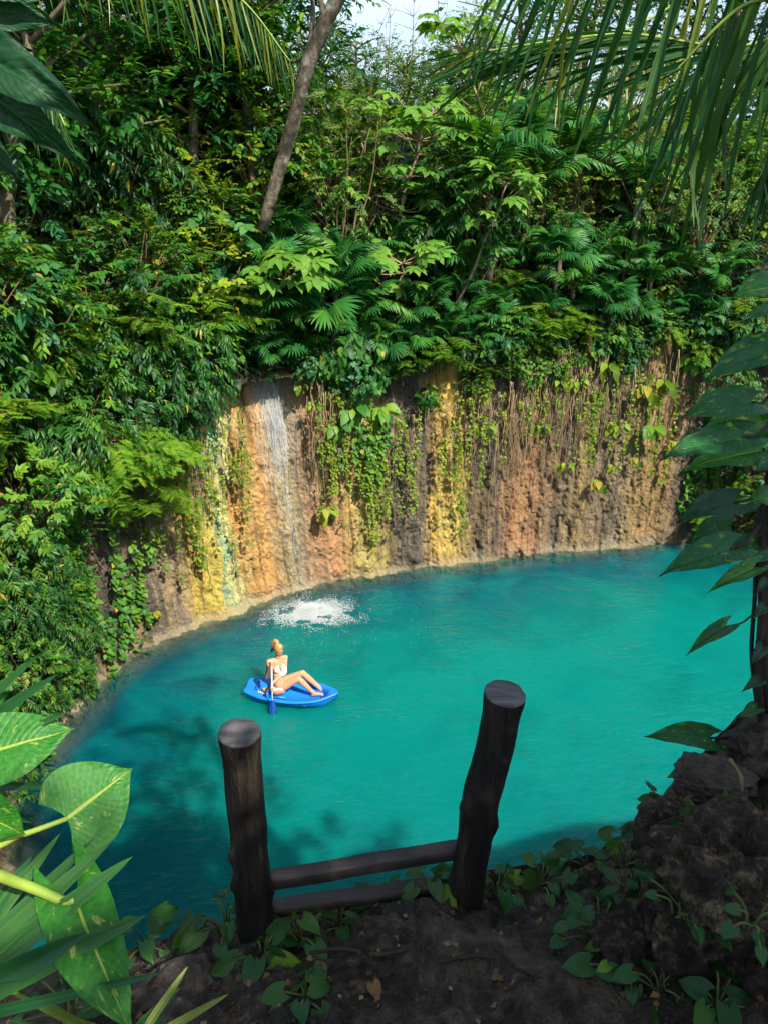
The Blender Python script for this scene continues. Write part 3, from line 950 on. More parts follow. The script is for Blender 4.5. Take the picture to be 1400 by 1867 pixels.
def pothos_clump(seed, n=11, size=.24, mat='vine'):
    g = np.random.default_rng(1200 + seed)
    lf = MB()
    a = g.uniform(-2.9, -.25, n)
    e = g.uniform(-1.1, .7, n)
    d = np.stack([np.cos(a) * np.cos(e), np.sin(a) * np.cos(e), np.sin(e)], -1)
    pos = d * g.uniform(.05, .22, n)[:, None]
    ld = unit(d + np.array([0, -.3, -.9]))
    lf.scatter(leaf_tpl(.30, .1, .25, .36), frames(ld, np.array([0, -1., 1.0]) + .3 * g.normal(size=(n, 3))), pos, size * g.uniform(.7, 1.25, n), np.clip(.6 + .18 * g.normal(size=n), 0, 1))
    st = MB()
    for i in range(n):
        st.tube(curve([[0, .03, 0], pos[i] * .6 + [0, 0, .03], pos[i]], 5), .005, 3, cap=False)
    return lf.mesh('pothos_leaves', M[mat]), st.mesh('pothos_stem', M['stem'])
CLUMPS = [pothos_clump(i) for i in range(4)]
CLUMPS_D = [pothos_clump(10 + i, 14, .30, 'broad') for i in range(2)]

def tree_meshes(seed, h=4.5, rad=1.7, mat='pale', leaf=SMALL, size=.12, twigs=380, per=9, zflat=1.25, lobes=5, bare=False):
    g = np.random.default_rng(1300 + seed)
    st, lf = MB(), MB()
    trunk = curve([[0, 0, -.4], [.15 * g.normal(), .15 * g.normal(), h * .4], [.25 * g.normal(), .25 * g.normal(), h * .8], [.3 * g.normal(), .3 * g.normal(), h * 1.05]], 14)
    st.tube(trunk, np.linspace(.13, .03, 14), 8)
    cl = []
    for b in range(lobes * 3):
        f = g.uniform(.35, 1.0)
        q = trunk[int(f * 13)]
        az = g.uniform(0, 6.28)
        ln = rad * g.uniform(.5, 1.0) * (1.15 - .5 * abs(f - .6))
        e = q + np.array([math.cos(az) * ln, math.sin(az) * ln, ln * g.uniform(.2, .8)])
        st.tube(curve([q, (q + e) / 2 + [0, 0, .1], e], 8), np.linspace(.04, .012, 8), 5)
        cl.append((e, rad * g.uniform(.32, .52)))
        cl.append(((q + e) / 2, rad * g.uniform(.22, .34)))
    cl.append((trunk[-1], rad * .4))
    per_c = max(6, twigs // len(cl))
    for c, r in cl:
        p, d = crown_points(g, per_c, r, shell=.3, zflat=.85, seed=seed)
        p = p + c
        td = unit(d + .6 * rdir(g, len(p)) + [0, 0, .2])
        L = .34 * g.uniform(.6, 1.3, len(p))
        base_t = np.clip(.45 + .15 * g.normal() + .2 * d[:, 2] + .12 * g.normal(size=len(p)), 0, 1)  # top of each leaf clump lighter, as if lit, through its tint
        for j in range(per):
            f = (j + .5) / per
            pos = p + td * (L * f)[:, None]
            sd = unit(np.cross(td, UPV) + 1e-6)
            ld = unit(td * .7 + sd * (1 if j % 2 else -1) + rdir(g, len(p)) * .4 + [0, 0, -.15])
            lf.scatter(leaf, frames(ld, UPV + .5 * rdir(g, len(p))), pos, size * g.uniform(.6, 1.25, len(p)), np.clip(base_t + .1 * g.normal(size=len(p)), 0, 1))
    return st.mesh('tree_trunk', M['trunk']), lf.mesh('tree_crown', M[mat])
TREES = [tree_meshes(0, 4.5, 1.7, 'pale'), tree_meshes(1, 4.2, 1.5, 'blue', LEAF, .13, 330, 8), tree_meshes(2, 5.0, 1.9, 'broad', LEAF, .15, 360, 8), tree_meshes(3, 4.6, 1.7, 'gloss', LEAF, .15, 400, 9)]
# ------------------------------------------------------------------ the jungle above the cliff
ZONES = [   # (u0, v0, u1, v1, phrase)
    (-200, -200, 230, 330, 'under the dark top-left leaves'),
    (230, -200, 500, 330, 'left of the leaning trunk'),
    (-200, 330, 200, 640, 'in the dim left bank'),
    (200, 330, 480, 640, 'on the sunlit left bank'),
    (-200, 640, 200, 1300, 'low on the left bank above the shaded water'),
    (200, 640, 470, 1300, 'over the cliff left of the waterfall'),
    (500, -200, 870, 200, 'on the skyline right of the leaning trunk'),
    (480, 200, 700, 420, 'just right of the foot of the leaning trunk'),
    (480, 420, 700, 650, 'above the waterfall'),
    (700, 200, 870, 420, 'behind the tall lobed-leaf tree'),
    (700, 420, 900, 650, 'between the two thin slanting trunks'),
    (470, 650, 720, 1000, 'spilling over the brow right of the waterfall'),
    (720, 650, 960, 1000, 'spilling over the middle of the cliff brow'),
    (870, -200, 1150, 330, 'behind the drooping palm fronds'),
    (1150, -200, 1700, 330, 'behind the thickest palm leaflets'),
    (870, 330, 1150, 520, 'high on the right slope'),
    (1150, 330, 1700, 520, 'high at the right edge of the slope'),
    (900, 520, 1150, 680, 'on the brow of the right cliff'),
    (1150, 520, 1700, 720, 'at the shaded right end of the brow'),
    (960, 680, 1700, 1100, 'on the right cliff face'),
]
ORD = ['first', 'second', 'third', 'fourth', 'fifth', 'sixth', 'seventh', 'eighth', 'ninth', 'tenth', 'eleventh', 'twelfth', 'thirteenth', 'fourteenth', 'fifteenth', 'sixteenth', 'seventeenth', 'eighteenth', 'nineteenth', 'twentieth', 'twenty-first', 'twenty-second']
def zone(u, v):
    for a, b, c, d, ph in ZONES:
        if a <= u < c and b <= v < d:
            return ph
    return 'on the slope'
PENDING = {}
def defer_label(o, kind_phrase, u, v):
    PENDING.setdefault((kind_phrase, zone(u, v) if v is not None else ''), []).append((u, v, o))
def settle_labels():
    for (kp, ph), lst in PENDING.items():
        lst.sort(key=lambda t: t[0])
        for i, (u, v, o) in enumerate(lst):
            if len(lst) == 1:
                o['label'] = f'{kp} {ph}'.strip()
            else:
                o['label'] = (f'{kp} {ph}'.strip() + (f', {ORD[i]} from left' if i < len(ORD) else '')).strip()
DESC = {'broad': ('broadleaf_shrub', 'leafy green shrub', 'shrub'), 'gloss': ('glossy_shrub', 'dark glossy shrub', 'shrub'), 'lime': ('lime_shrub', 'yellow-green shrub', 'shrub'),
        'blue': ('round_leaf_shrub', 'blue-green round-leaf shrub', 'shrub'), 'fine': ('small_leaf_shrub', 'pale small-leaf shrub', 'shrub'), 'heart': ('heart_leaf_plant', 'big heart-leaf plant', 'plant'),
        'fern': ('feathery_shrub', 'feathery light-green shrub', 'shrub')}
GROUPS = {'shrub': 'shrubs covering the slope', 'plant': 'heart-leaf plants on the slope'}
def put_shrub(kind, u, v, scale, hc=None, at=None, tilt=0.0):
    nm, ph, cat = DESC[kind]
    hc = (1.0 if kind != 'fern' else .9) * scale if hc is None else hc
    if at is None:
        foot = slope_point(u, v, hc)
        if foot is None:
            return
        foot[2] += hc - 1.0 * scale
    else:
        foot = at
    i = int(rng.integers(sum(1 for q in PROTO if q[0] == kind)))
    t = thing(nm, ph, cat, foot, (tilt * rng.normal(), tilt * rng.normal(), rng.uniform(0, 6.28)), scale * np.array([1, 1, rng.uniform(.85, 1.15)]), 'plants of the jungle slope')
    lf, st = PROTO[kind, i]
    link('foliage', lf, t)
    link('stem', st, t)
    defer_label(t, ph, u, v)
    return t

def jitter_grid(u0, v0, u1, v1, step):
    out = []
    for v in np.arange(v0, v1, step * .9):
        for u in np.arange(u0, u1, step):
            out.append((u + rng.uniform(-.42, .42) * step, v + rng.uniform(-.42, .42) * step))
    return out

# ---- the leaf litter and low growth that fills the slope between the plants
g = np.random.default_rng(5)
mb = MB()
N = 26000
aa = g.uniform(ang_of(14, 14), ang_of(-6, 3) , N)
rad_, rim_, near_ = at_angle(aa)
dd_ = g.random(N) ** 1.1 * 11
gx, gy = CEN[0] + np.cos(aa) * (rad_ + dd_), CEN[1] + np.sin(aa) * (rad_ + dd_)
gz = ground_z(gx, gy, False) + g.random(N) ** 1.5 * .75
ld = unit(np.stack([-np.cos(aa) + g.normal(size=N) * .8, -np.sin(aa) + g.normal(size=N) * .8, g.uniform(-.9, .5, N)], -1))
mb.scatter(LEAF, frames(ld, UPV + .5 * rdir(g, N)), np.stack([gx, gy, gz], -1), .24 * g.uniform(.6, 1.3, N), np.clip(.45 + .2 * g.normal(size=N), 0, 1))
tag(link('undergrowth', mb.mesh('undergrowth', M['under'])), 'low dark green growth covering the jungle slope', 'undergrowth', kind='stuff')

def yy_brow(u): return np.interp(u, [540, 640, 720, 900, 960, 1250, 1400], [665, 700, 705, 690, 650, 625, 625])
# ---- shrubs by region of the slope
for (u, v) in jitter_grid(-60, 30, 480, 330, 88):
    put_shrub(['gloss', 'broad', 'fine', 'broad', 'fine', 'lime'][int(rng.integers(6))], u, v, rng.uniform(.95, 1.3), hc=rng.uniform(2.2, 3.6))
for (u, v) in jitter_grid(-60, 320, 480, 640, 78):
    put_shrub(['gloss', 'broad', 'broad', 'blue', 'fern', 'fine', 'lime', 'broad'][int(rng.integers(8))], u, v, rng.uniform(.75, 1.1), hc=rng.uniform(1.2, 2.2))
for (u, v) in jitter_grid(-60, 620, 380, 800, 72):
    put_shrub(['gloss', 'broad', 'broad', 'heart', 'fern'][int(rng.integers(5))], u, v, rng.uniform(.6, .85), hc=rng.uniform(.7, 1.1))
for (u, v) in jitter_grid(580, 130, 900, 330, 74):
    put_shrub(['fine', 'fine', 'broad', 'blue', 'fine'][int(rng.integers(5))], u, v, rng.uniform(.8, 1.15), hc=rng.uniform(1.4, 2.4))
for (u, v) in jitter_grid(520, 320, 900, 620, 115):
    put_shrub(['blue', 'broad', 'gloss', 'lime', 'broad'][int(rng.integers(5))], u, v, rng.uniform(.4, .62), hc=rng.uniform(.3, .7))
for (u, v) in jitter_grid(880, 160, 1460, 400, 82):
    put_shrub(['fine', 'broad', 'lime', 'broad', 'fine'][int(rng.integers(5))], u, v, rng.uniform(.8, 1.15), hc=rng.uniform(1.5, 2.6))
for (u, v) in jitter_grid(900, 390, 1440, 600, 115):
    put_shrub(['broad', 'blue', 'gloss', 'lime', 'fern', 'broad'][int(rng.integers(6))], u, v, rng.uniform(.4, .6), hc=rng.uniform(.3, .7))
# named individuals near the brow
for kind, u, v, s in [('fern', 800, 690, .62), ('fern', 735, 715, .55), ('fern', 1010, 560, .7), ('fern', 960, 610, .6), ('fern', 930, 500, .7), ('fern', 1040, 590, .55), ('fern', 1340, 580, .7),
                      ('heart', 640, 690, .7), ('heart', 690, 715, .6), ('heart', 590, 650, .5), ('blue', 905, 690, .55), ('broad', 860, 670, .5), ('lime', 1060, 640, .42), ('lime', 1130, 655, .4), ('blue', 1000, 655, .45),
                      ('broad', 1190, 640, .45), ('heart', 1270, 640, .5), ('gloss', 1330, 660, .6), ('blue', 1380, 640, .7), ('lime', 1205, 520, .5), ('broad', 560, 680, .4), ('heart', 615, 745, .45), ('broad', 940, 700, .42),
                      ('broad', 760, 740, .38), ('heart', 890, 735, .4), ('lime', 1240, 640, .35)]:
    put_shrub(kind, u, v, s, hc=.55 * s if v > 600 else None)
for kind, u, v, s, hc_ in [('broad', 492, 425, .55, 1.7), ('fern', 520, 415, .55, 1.6), ('broad', 470, 400, .5, 1.8)]:
    put_shrub(kind, u, v, s, hc=hc_)
# shrubs that lean out over the left wall
for kind, u, v, s in [('fern', 235, 790, .62), ('fern', 175, 850, .65), ('fern', 285, 810, .42), ('fern', 235, 900, .7), ('fern', 150, 800, .7), ('gloss', 330, 700, .8), ('broad', 300, 740, .7), ('gloss', 250, 700, .8), ('broad', 120, 760, .75),
                      ('heart', 90, 880, .6), ('heart', 190, 820, .5), ('gloss', 60, 800, .8), ('broad', 20, 900, .8), ('gloss', 30, 1000, .7), ('broad', 120, 960, .55), ('gloss', 20, 1090, .6), ('gloss', 60, 1180, .5), ('broad', 100, 1090, .45), 
                      ('gloss', 1330, 720, .7), ('blue', 1380, 780, .7), ('fern', 1330, 900, .6), ('fern', 1290, 930, .5), ('blue', 1390, 900, .7), ('gloss', 1310, 830, .6), ('fern', 1370, 960, .5), ('gloss', 120, 1220, .45), ('broad', 80, 1250, .45), ('gloss', 40, 1290, .5), ('broad', 20, 1380, .5), ('gloss', 10, 1480, .5), ('broad', 60, 1120, .5), ('gloss', 110, 1150, .45), ('lime', 140, 1265, .25), ('broad', 25, 1220, .5)]:
    p, nrm_ = cliff_point(u, v)
    put_shrub(kind, u, v, s, at=p + np.array([0, 0, -.75 * s]) + nrm_ * (.45 if kind == 'fern' and u < 400 else .12), tilt=.25)

# low growth spilling over the brow
for i in range(34):
    u = rng.uniform(540, 1290)
    v = yy_brow(u) + rng.uniform(-35, 25)
    p, nrm_ = cliff_point(u, v)
    sc_ = rng.uniform(.22, .42)
    put_shrub(['lime', 'fern', 'heart', 'broad', 'broad', 'blue', 'fern'][int(rng.integers(7))], u, v, sc_, at=p + np.array([0, 0, -.7 * sc_]) + nrm_ * .05, tilt=.35)

# ---- palms
fan_px = [(520, 400, 1.15, 1.2), (600, 470, 1.0, .5), (545, 500, 1.1, 1.2), (590, 560, 1.05, .5), (500, 560, 1.1, .5), (655, 430, .9, 1.2), (690, 640, .8, .5), (730, 620, .8, .5), (805, 640, .7, .5), (640, 330, .9, 1.2), (560, 330, .9, 1.2),
          (770, 560, .8, .5), (700, 520, .8, .5), (1010, 490, .8, .5), (1100, 590, .75, .5), (1140, 480, .8, .5), (1060, 440, .9, 1.2), (1250, 570, .6, .5), (1180, 430, .9, 1.2), (900, 560, .6, .5), (950, 230, 1.1, 2.2), (1010, 330, 1.0, 1.2), (860, 440, .8, 1.2), (1280, 590, .6, .5), (840, 590, .6, .5), (1320, 480, .8, 1.2),
          (480, 640, .75, .5), (550, 620, .85, .5), (620, 400, .8, 1.2), (690, 360, .8, 1.2), (740, 480, .7, .5), (670, 580, .7, .5), (830, 530, .7, .5), (880, 400, .8, 1.2), (930, 480, .7, .5), (980, 560, .6, .5), (1040, 610, .55, .5), (1120, 540, .6, .5), (1200, 600, .5, .5), (1160, 570, .55, .5), (1220, 420, .8, 1.2), (780, 610, .6, .5), (870, 620, .5, .5), (1090, 420, .8, 1.2), (510, 470, .9, 1.2), (460, 560, .7, .5), (470, 430, .9, 2.2), (525, 440, .9, 2.2), (490, 500, .9, 2.2), (1010, 470, .8, 2.2), (1100, 560, .7, 1.2), (700, 450, .8, 2.2), (600, 520, .9, 2.2)]
for j, (u, v, s, h) in enumerate(fan_px):
    h = {.5: 1.2, 1.2: 1.2, 2.2: 2.2}[h] if v < 600 else h
    s *= .88
    foot = slope_point(u, v, h * s)
    if foot is not None:
        t = make_palm('fan', 'fan palm', 'fan palms on the slope', foot, h, s, 13, j, 'fan_palm')
        defer_label(t, 'spiky fan palm', u, v)
fea_px = [(640, 600, .85, .5), (500, 620, .9, .5), (380, 660, .8, .5), (1110, 380, .9, 1.2), (1150, 450, .8, .5), (1215, 460, .75, .5), (900, 350, 1.1, 2.2), (970, 290, 1.2, 2.2), (1060, 310, 1.1, 2.2), (1180, 350, 1.0, 2.2), (790, 480, .8, .5), (450, 690, .6, .5), (1240, 500, .7, .5), (840, 500, .8, .5), (1290, 400, 1.0, 1.2), (740, 400, .9, 1.2), (960, 420, .8, 1.2), (1050, 530, .7, .5), (920, 620, .55, .5), (1370, 420, 1.0, 1.2),
          (620, 540, .8, .5), (1080, 480, .7, .5), (690, 470, .8, 1.2), (570, 420, .8, 1.2), (760, 640, .5, .5), (1010, 450, .8, .5), (1130, 620, .5, .5), (880, 480, .7, .5), (1190, 520, .6, .5), (980, 350, .9, 2.2), (1020, 400, .8, 1.2), (660, 640, .6, .5), (1300, 540, .7, .5)]
for j, (u, v, s, h) in enumerate(fea_px):
    h = {.5: 1.2, 1.2: 1.2, 2.2: 2.2}[h] if v < 600 else h
    s *= 1.05
    foot = slope_point(u, v, h * s)
    if foot is not None:
        t = make_palm('feather', 'feather palm', 'feather palms on the slope', foot, h, s, 11, 50 + j, 'feather_palm')
        defer_label(t, 'arching feather palm', u, v)

# ---- cecropias: base pixel, top pixel, distance
def cec(label, base, top, y, tiers, seed, r=.05):
    b, tp = PY(base[0], base[1], y), PY(top[0], top[1], y - .5)
    gb = float(ground_z(b[0], b[1], False))
    b2 = b + (b - tp) / np.linalg.norm(b - tp) * 1.2
    return make_cecropia(label, [b2, (b * .5 + tp * .5) + [.08, 0, .05], tp], tiers, seed, r)
cec('tallest lobed-leaf tree with a thin slanting trunk, middle of the slope', (672, 560), (775, 215), 17.3, [(.55, 7, .9), (.68, 8, 1.0), (.8, 8, 1.0), (.9, 8, .8), (1.0, 9, .6)], 0, .055)
cec('thin slanting lobed-leaf tree right of the tallest one', (800, 620), (925, 335), 16.6, [(.75, 5, .7), (.88, 6, .7), (1.0, 8, .55)], 1, .045)
cec('young lobed-leaf tree at the foot of the slanting trunks', (700, 600), (735, 480), 16.4, [(.55, 6, .6), (.8, 8, .8), (1.0, 8, .7)], 2, .035)
cec('young lobed-leaf tree leaning above the waterfall', (415, 640), (530, 490), 14.6, [(.7, 5, .5), (.85, 7, .6), (1.0, 8, .5)], 3, .035)
cec('slim lobed-leaf tree beside the tallest one, on its left', (690, 400), (640, 200), 18.6, [(.6, 6, .7), (.8, 7, .8), (1.0, 8, .6)], 4, .04)
cec('lobed-leaf tree with pale crown beside the palm fronds', (905, 330), (830, 60), 19.6, [(.5, 7, .8), (.7, 8, .9), (.85, 8, .9), (1.0, 8, .7)], 5, .05)

# ---- background trees on the skyline and over the left bank
tree_px = [(640, 180, 2.5, 0, 1), (700, 250, 2.0, 0, 0), (760, 220, 2.3, .95, 0), (830, 200, 2.5, 0, 0), (600, 240, 2.4, 0, 2), (420, 70, 4.2, 0, 3), (330, 110, 4.2, 0, 2), (250, 30, 4.6, 0, 3), (150, 90, 4.6, 0, 2), (480, 130, 3.8, 0, 3), (60, 60, 4.8, 0, 3), (-20, 150, 4.6, 0, 3), (470, 200, 3.6, 0, 2),
           (890, 170, 2.8, 0, 0), (960, 140, 3.2, 0, 2), (1050, 130, 3.4, 0, 0), (1140, 160, 3.4, 0, 2), (1230, 150, 3.6, 0, 2), (1320, 170, 3.8, 0, 3), (1400, 160, 3.8, 0, 3), (380, -40, 5.2, 0, 3), (200, -60, 5.4, 0, 3), (1420, 300, 3.2, 0, 3), (440, 10, 4.8, 0, 2)]
for j, (u, v, hc, _, ti) in enumerate(tree_px):
    foot = slope_point(u, v, hc, 11 if u < 560 else 20)
    if foot is None:
        continue
    s = hc / 3.6
    t = thing('forest_tree', 'tree', 'tree', foot, (0, 0, rng.uniform(0, 6.28)), s, 'forest trees along the skyline')
    st_, lf_ = TREES[ti]
    link('trunk', st_, t)
    link('crown', lf_, t)
    defer_label(t, ['pale small-leaf tree', 'blue-green tree', 'leafy green tree', 'dark glossy tree'][ti], u, v)

# ---- big leaning trunk
def leaning_tree():
    y0 = 15.0
    pts = [PY(488, 385, y0), PY(502, 335, y0), PY(535, 225, y0 - .2), PY(563, 115, y0 - .4), PY(616, -5, y0 - .6), PY(700, -170, y0 - .8)]
    foot = pts[0].copy()
    foot[2] = float(ground_z(foot[0], foot[1], False))
    t = thing('leaning_tree', 'mottled bare trunk of a large tree leaning right against the sky', 'tree', foot)
    line = curve(np.array(pts) - foot, 60)
    line = np.vstack([[line[0] + (line[0] - line[6]) * 1.6], line])
    rad = np.linspace(.112, .135, 61)
    mb = MB()
    mb.tube(line, rad, 20)
    v = mb.v[0]
    ctr = np.repeat(line, 20, axis=0)
    o = v[:len(ctr)] - ctr
    v[:len(ctr)] = ctr + o * (1 + .10 * fbm(v[:len(ctr), 0] * 4, v[:len(ctr), 1] * 4, v[:len(ctr), 2] * 3, 3, 3)[:, None])
    k = NT('mottled_bark')
    oc = k.n('ShaderNodeTexCoord').outputs['Object']
    n1 = k.noise(oc, 5, 6, .65)
    n2 = k.noise(oc, 14, 5, .7, mscale=(1, 1, .5))
    c = k.ramp(n1, [(.38, (.035, .03, .022)), (.50, (.10, .08, .055)), (.60, (.20, .17, .13)), (.70, (.34, .31, .26))])
    c = k.mix(k.ramp(n2, [(.35, .7), (.5, 0.0)]), c, (.04, .035, .028))
    bm_ = k.done(k.principled(c, .85, k.bump(n2, .7, .03), spec=.25))
    link('trunk', mb.mesh('trunk', bm_), t)
    # a fork and upper crown, mostly above the frame
    for a, b, r0 in [(36, (560, -60), .06), (44, (520, -120), .05), (56, (780, -260), .09)]:
        e = PY(b[0], b[1], 15.0) - foot
        bb = MB()
        bb.tube(curve([line[a], (line[a] + e) / 2 + [0.1, 0, .1], e], 10), np.linspace(r0, r0 * .4, 10), 7)
        link('branch', bb.mesh('branch', bm_), t)
    cr = link('crown', TREES[2][1], t, PY(860, -640, 15.5) - foot + np.array([0, 0, -3.0]), None, .7)
leaning_tree()

# ---- twiggy bare saplings against the sky
for j, (u, v0, v1) in enumerate([(712, 150, 10), (755, 110, -20), (800, 70, -30), (690, 150, 60)]):
    y = 24.0
    a, b = PY(u - 25, v0 + 160, y), PY(u, v1, y)
    foot = np.array([a[0], a[1], float(ground_z(a[0], a[1], False))])
    t = thing('bare_sapling', ['leafless sapling against the sky gap', 'tallest leafless sapling against the sky', 'leafless sapling beside the palm frond tip', 'short leafless sapling left in the sky gap'][j], 'sapling', foot, group='bare saplings on the skyline')
    mb = MB()
    ln = curve(np.array([foot, (foot + b) / 2 + [.1, 0, 0], b]) - foot, 14)
    mb.tube(ln, np.linspace(.03, .006, 14), 5)
    link('trunk', mb.mesh('trunk', M['twig']), t)
    mb = MB()
    for i in range(16):
        q = ln[rng.integers(6, 14)]
        e = q + np.array([rng.normal() * .45, rng.normal() * .3, rng.uniform(.1, .6)])
        mb.tube(curve([q, (q + e) / 2 + rng.normal(size=3) * .06, e], 6), np.linspace(.009, .003, 6), 3)
    link('branch', mb.mesh('branch', M['twig']), t)

# ---- slender bare stems rising through the undergrowth
for j, (u0, v0, u1, v1) in enumerate([(617, 410, 615, 300), (645, 430, 640, 310), (1185, 480, 1225, 390), (1330, 500, 1350, 380), (1000, 400, 990, 300), (1240, 450, 1275, 370), (870, 540, 905, 470), (1060, 420, 1090, 330), (130, 300, 140, 180), (380, 250, 400, 120)]):
    foot = slope_point(u0, v0, .9)
    y_ = foot[1]
    b_, t_ = PY(u0, v0, y_), PY(u1, v1, y_)
    o_ = thing('slender_stem', 'slim bare stem', 'stem', foot, group='slender bare stems on the slope')
    mb = MB()
    mb.tube(curve(np.array([foot, b_, (b_ + t_) / 2 + [rng.normal() * .05, 0, 0], t_]) - foot, 18), np.linspace(.019, .008, 18), 6)
    link('stalk', mb.mesh('stalk', M['cec_trunk']), o_)
    mb = MB()
    for i in range(7):
        e = t_ - foot + np.array([rng.normal() * .3, rng.normal() * .25, rng.uniform(-.2, .3)])
        mb.tube(curve([t_ - foot + [0, 0, -.1 * i], (t_ - foot + e) / 2 + [0, 0, .05], e], 6), .005, 3)
        n_ = 9
        ff = np.linspace(.3, 1, n_)[:, None]
        ps = (t_ - foot) * (1 - ff) + e * ff
        ld = unit(rdir(rng, n_) * .8 + unit(e - t_ + foot) + [0, 0, -.3])
        if i == 0: lfm = MB()
        lfm.scatter(LEAF, frames(ld, UPV + .3 * rdir(rng, n_)), ps, .14 * rng.uniform(.7, 1.2, n_), rng.uniform(.3, .9, n_))
    link('twig', mb.mesh('twig', M['twig']), o_)
    link('foliage', lfm.mesh('foliage', M['broad']), o_)
    defer_label(o_, 'slim pale stem rising', u1, v1)

# ---- what hangs on the cliff
def vine_group(phr):
    return phr
def hang(name, ph, cat, grp, meshes, u, v, ln, w=1.0, out=.10):
    p, nr_ = cliff_point(u, v)
    ang = math.atan2(nr_[1], nr_[0]) + math.pi / 2
    t = thing(name, ph, cat, p + nr_ * (out + .12), (0, 0, ang), (w, w, ln), grp)
    for nm, me in meshes:
        link(nm, me, t)
    return t
def yy(u):    # cliff brow in the photograph
    return np.interp(u, [0, 150, 300, 400, 470, 540, 700, 900, 1000, 1250, 1400], [890, 890, 830, 770, 680, 670, 740, 715, 640, 620, 630])
VG = [((215, 345), 'slim vine hanging on the dim grey wall', 14, (.8, 2.4)),
      ((330, 430), 'yellow-green vine in the curtain hanging left of the waterfall', 14, (.8, 2.6)),
      ((560, 640), 'bright vine strand hanging just right of the waterfall', 14, (.8, 3.4)),
      ((640, 705), 'long yellow-green vine in the dense curtain by the dark rock', 18, (1.2, 3.6)),
      ((705, 870), 'sparse vine hanging over the dark middle rock', 18, (.5, 2.6)),
      ((870, 1010), 'slim vine hanging on the brown cliff right of the orange streak', 11, (.5, 1.8)),
      ((1010, 1120), 'short leafy vine hanging on the brown right cliff', 15, (.5, 2.0)),
      ((1120, 1250), 'leafy vine hanging near the shaded end of the cliff', 13, (.6, 2.8))]
for (u0, u1), ph, n, (l0, l1) in VG:
    for i in range(n):
        u = rng.uniform(u0, u1)
        v = yy(u) + rng.uniform(-10, 90)
        ln = rng.uniform(l0, l1)
        ln = min(VLEN, key=lambda q: abs(q - ln))
        st_, lf_ = VINES[ln][int(rng.integers(3))]
        t = hang('hanging_vine', ph, 'vine', 'vines: ' + ph, [('stem', st_), ('foliage', lf_)], u, v, 1.0, 1.0)
        defer_label(t, ph, u, None)
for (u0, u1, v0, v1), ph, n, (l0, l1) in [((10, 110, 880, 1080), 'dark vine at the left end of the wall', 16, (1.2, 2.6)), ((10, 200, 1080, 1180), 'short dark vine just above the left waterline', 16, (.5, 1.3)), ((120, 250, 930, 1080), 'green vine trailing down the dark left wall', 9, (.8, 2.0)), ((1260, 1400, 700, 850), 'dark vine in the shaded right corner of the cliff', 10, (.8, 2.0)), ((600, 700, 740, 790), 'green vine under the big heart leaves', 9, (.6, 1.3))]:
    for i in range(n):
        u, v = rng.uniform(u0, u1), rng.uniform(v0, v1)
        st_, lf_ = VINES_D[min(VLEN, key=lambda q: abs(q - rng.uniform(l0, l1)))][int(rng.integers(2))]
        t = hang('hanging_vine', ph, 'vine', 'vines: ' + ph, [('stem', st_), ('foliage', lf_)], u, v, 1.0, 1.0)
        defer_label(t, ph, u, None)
for (u0, u1), ph, n in [((560, 640), 'thin brown root strands trailing down the tan rock right of the waterfall', 14), ((700, 880), 'thin brown root strands trailing over the dark middle of the cliff', 21), ((890, 1090), 'thin brown root strands trailing down the brown right cliff', 22), ((900, 1000), 'pale root strands trailing right of the orange streak', 12), ((1000, 1110), 'pale root strands trailing among the right pothos tufts', 14), ((1090, 1250), 'thin brown root strands trailing at the shaded end of the cliff', 20), ((300, 440), 'thin roots trailing on the yellow rock', 8)]:
    for i in range(n):
        u = rng.uniform(u0, u1)
        t = hang('hanging_root', ph, 'root', 'roots: ' + ph, [('strand', ROOTS[int(rng.integers(6))])], u, yy(u) + rng.uniform(-5, 60), rng.uniform(1.2, 3.4), 1.0, .06)
        defer_label(t, ph, u, None)
for j, (u, v, s) in enumerate([(1140, 880, 1.0), (1100, 870, .9), (1180, 890, .8), (1045, 790, .7), (930, 760, .8), (1190, 850, 1.0), (1080, 930, .7), (1230, 770, .6), (640, 800, .7), (170, 990, .8)]):
    t = hang('root_loop', 'x', 'root', 'looping roots on the cliff', [('strand', LOOPS[j % 4])], u, v, s, s, .06)
    t['label'] = ['looping pale root below the bright pothos tuft', 'root loop left of the bright pothos tuft', 'root loop right of the bright pothos tuft', 'small root loop under the brow on brown rock', 'curved root at the orange streak edge', 'largest root loop low on the right cliff', 'low root loop on the brown cliff', 'root loop in the shaded right recess', 'root loop beside the long vine curtain', 'root loop on the dim left wall'][j]
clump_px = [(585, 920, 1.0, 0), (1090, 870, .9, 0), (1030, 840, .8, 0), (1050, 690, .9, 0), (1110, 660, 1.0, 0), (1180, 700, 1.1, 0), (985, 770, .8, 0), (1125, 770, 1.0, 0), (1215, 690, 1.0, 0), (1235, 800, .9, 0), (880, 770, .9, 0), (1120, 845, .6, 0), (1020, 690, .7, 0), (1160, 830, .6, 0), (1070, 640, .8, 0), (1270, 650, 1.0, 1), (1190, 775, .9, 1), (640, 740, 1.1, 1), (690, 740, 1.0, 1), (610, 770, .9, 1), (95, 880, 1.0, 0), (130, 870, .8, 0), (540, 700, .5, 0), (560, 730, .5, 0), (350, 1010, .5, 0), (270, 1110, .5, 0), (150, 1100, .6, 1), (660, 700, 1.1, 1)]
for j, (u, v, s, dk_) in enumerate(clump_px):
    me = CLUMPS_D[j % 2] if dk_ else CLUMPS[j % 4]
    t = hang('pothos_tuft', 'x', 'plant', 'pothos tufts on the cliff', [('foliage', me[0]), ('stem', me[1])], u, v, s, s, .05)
    defer_label(t, 'dark heart-leaf tuft' if dk_ else 'bright pothos tuft', u, v)
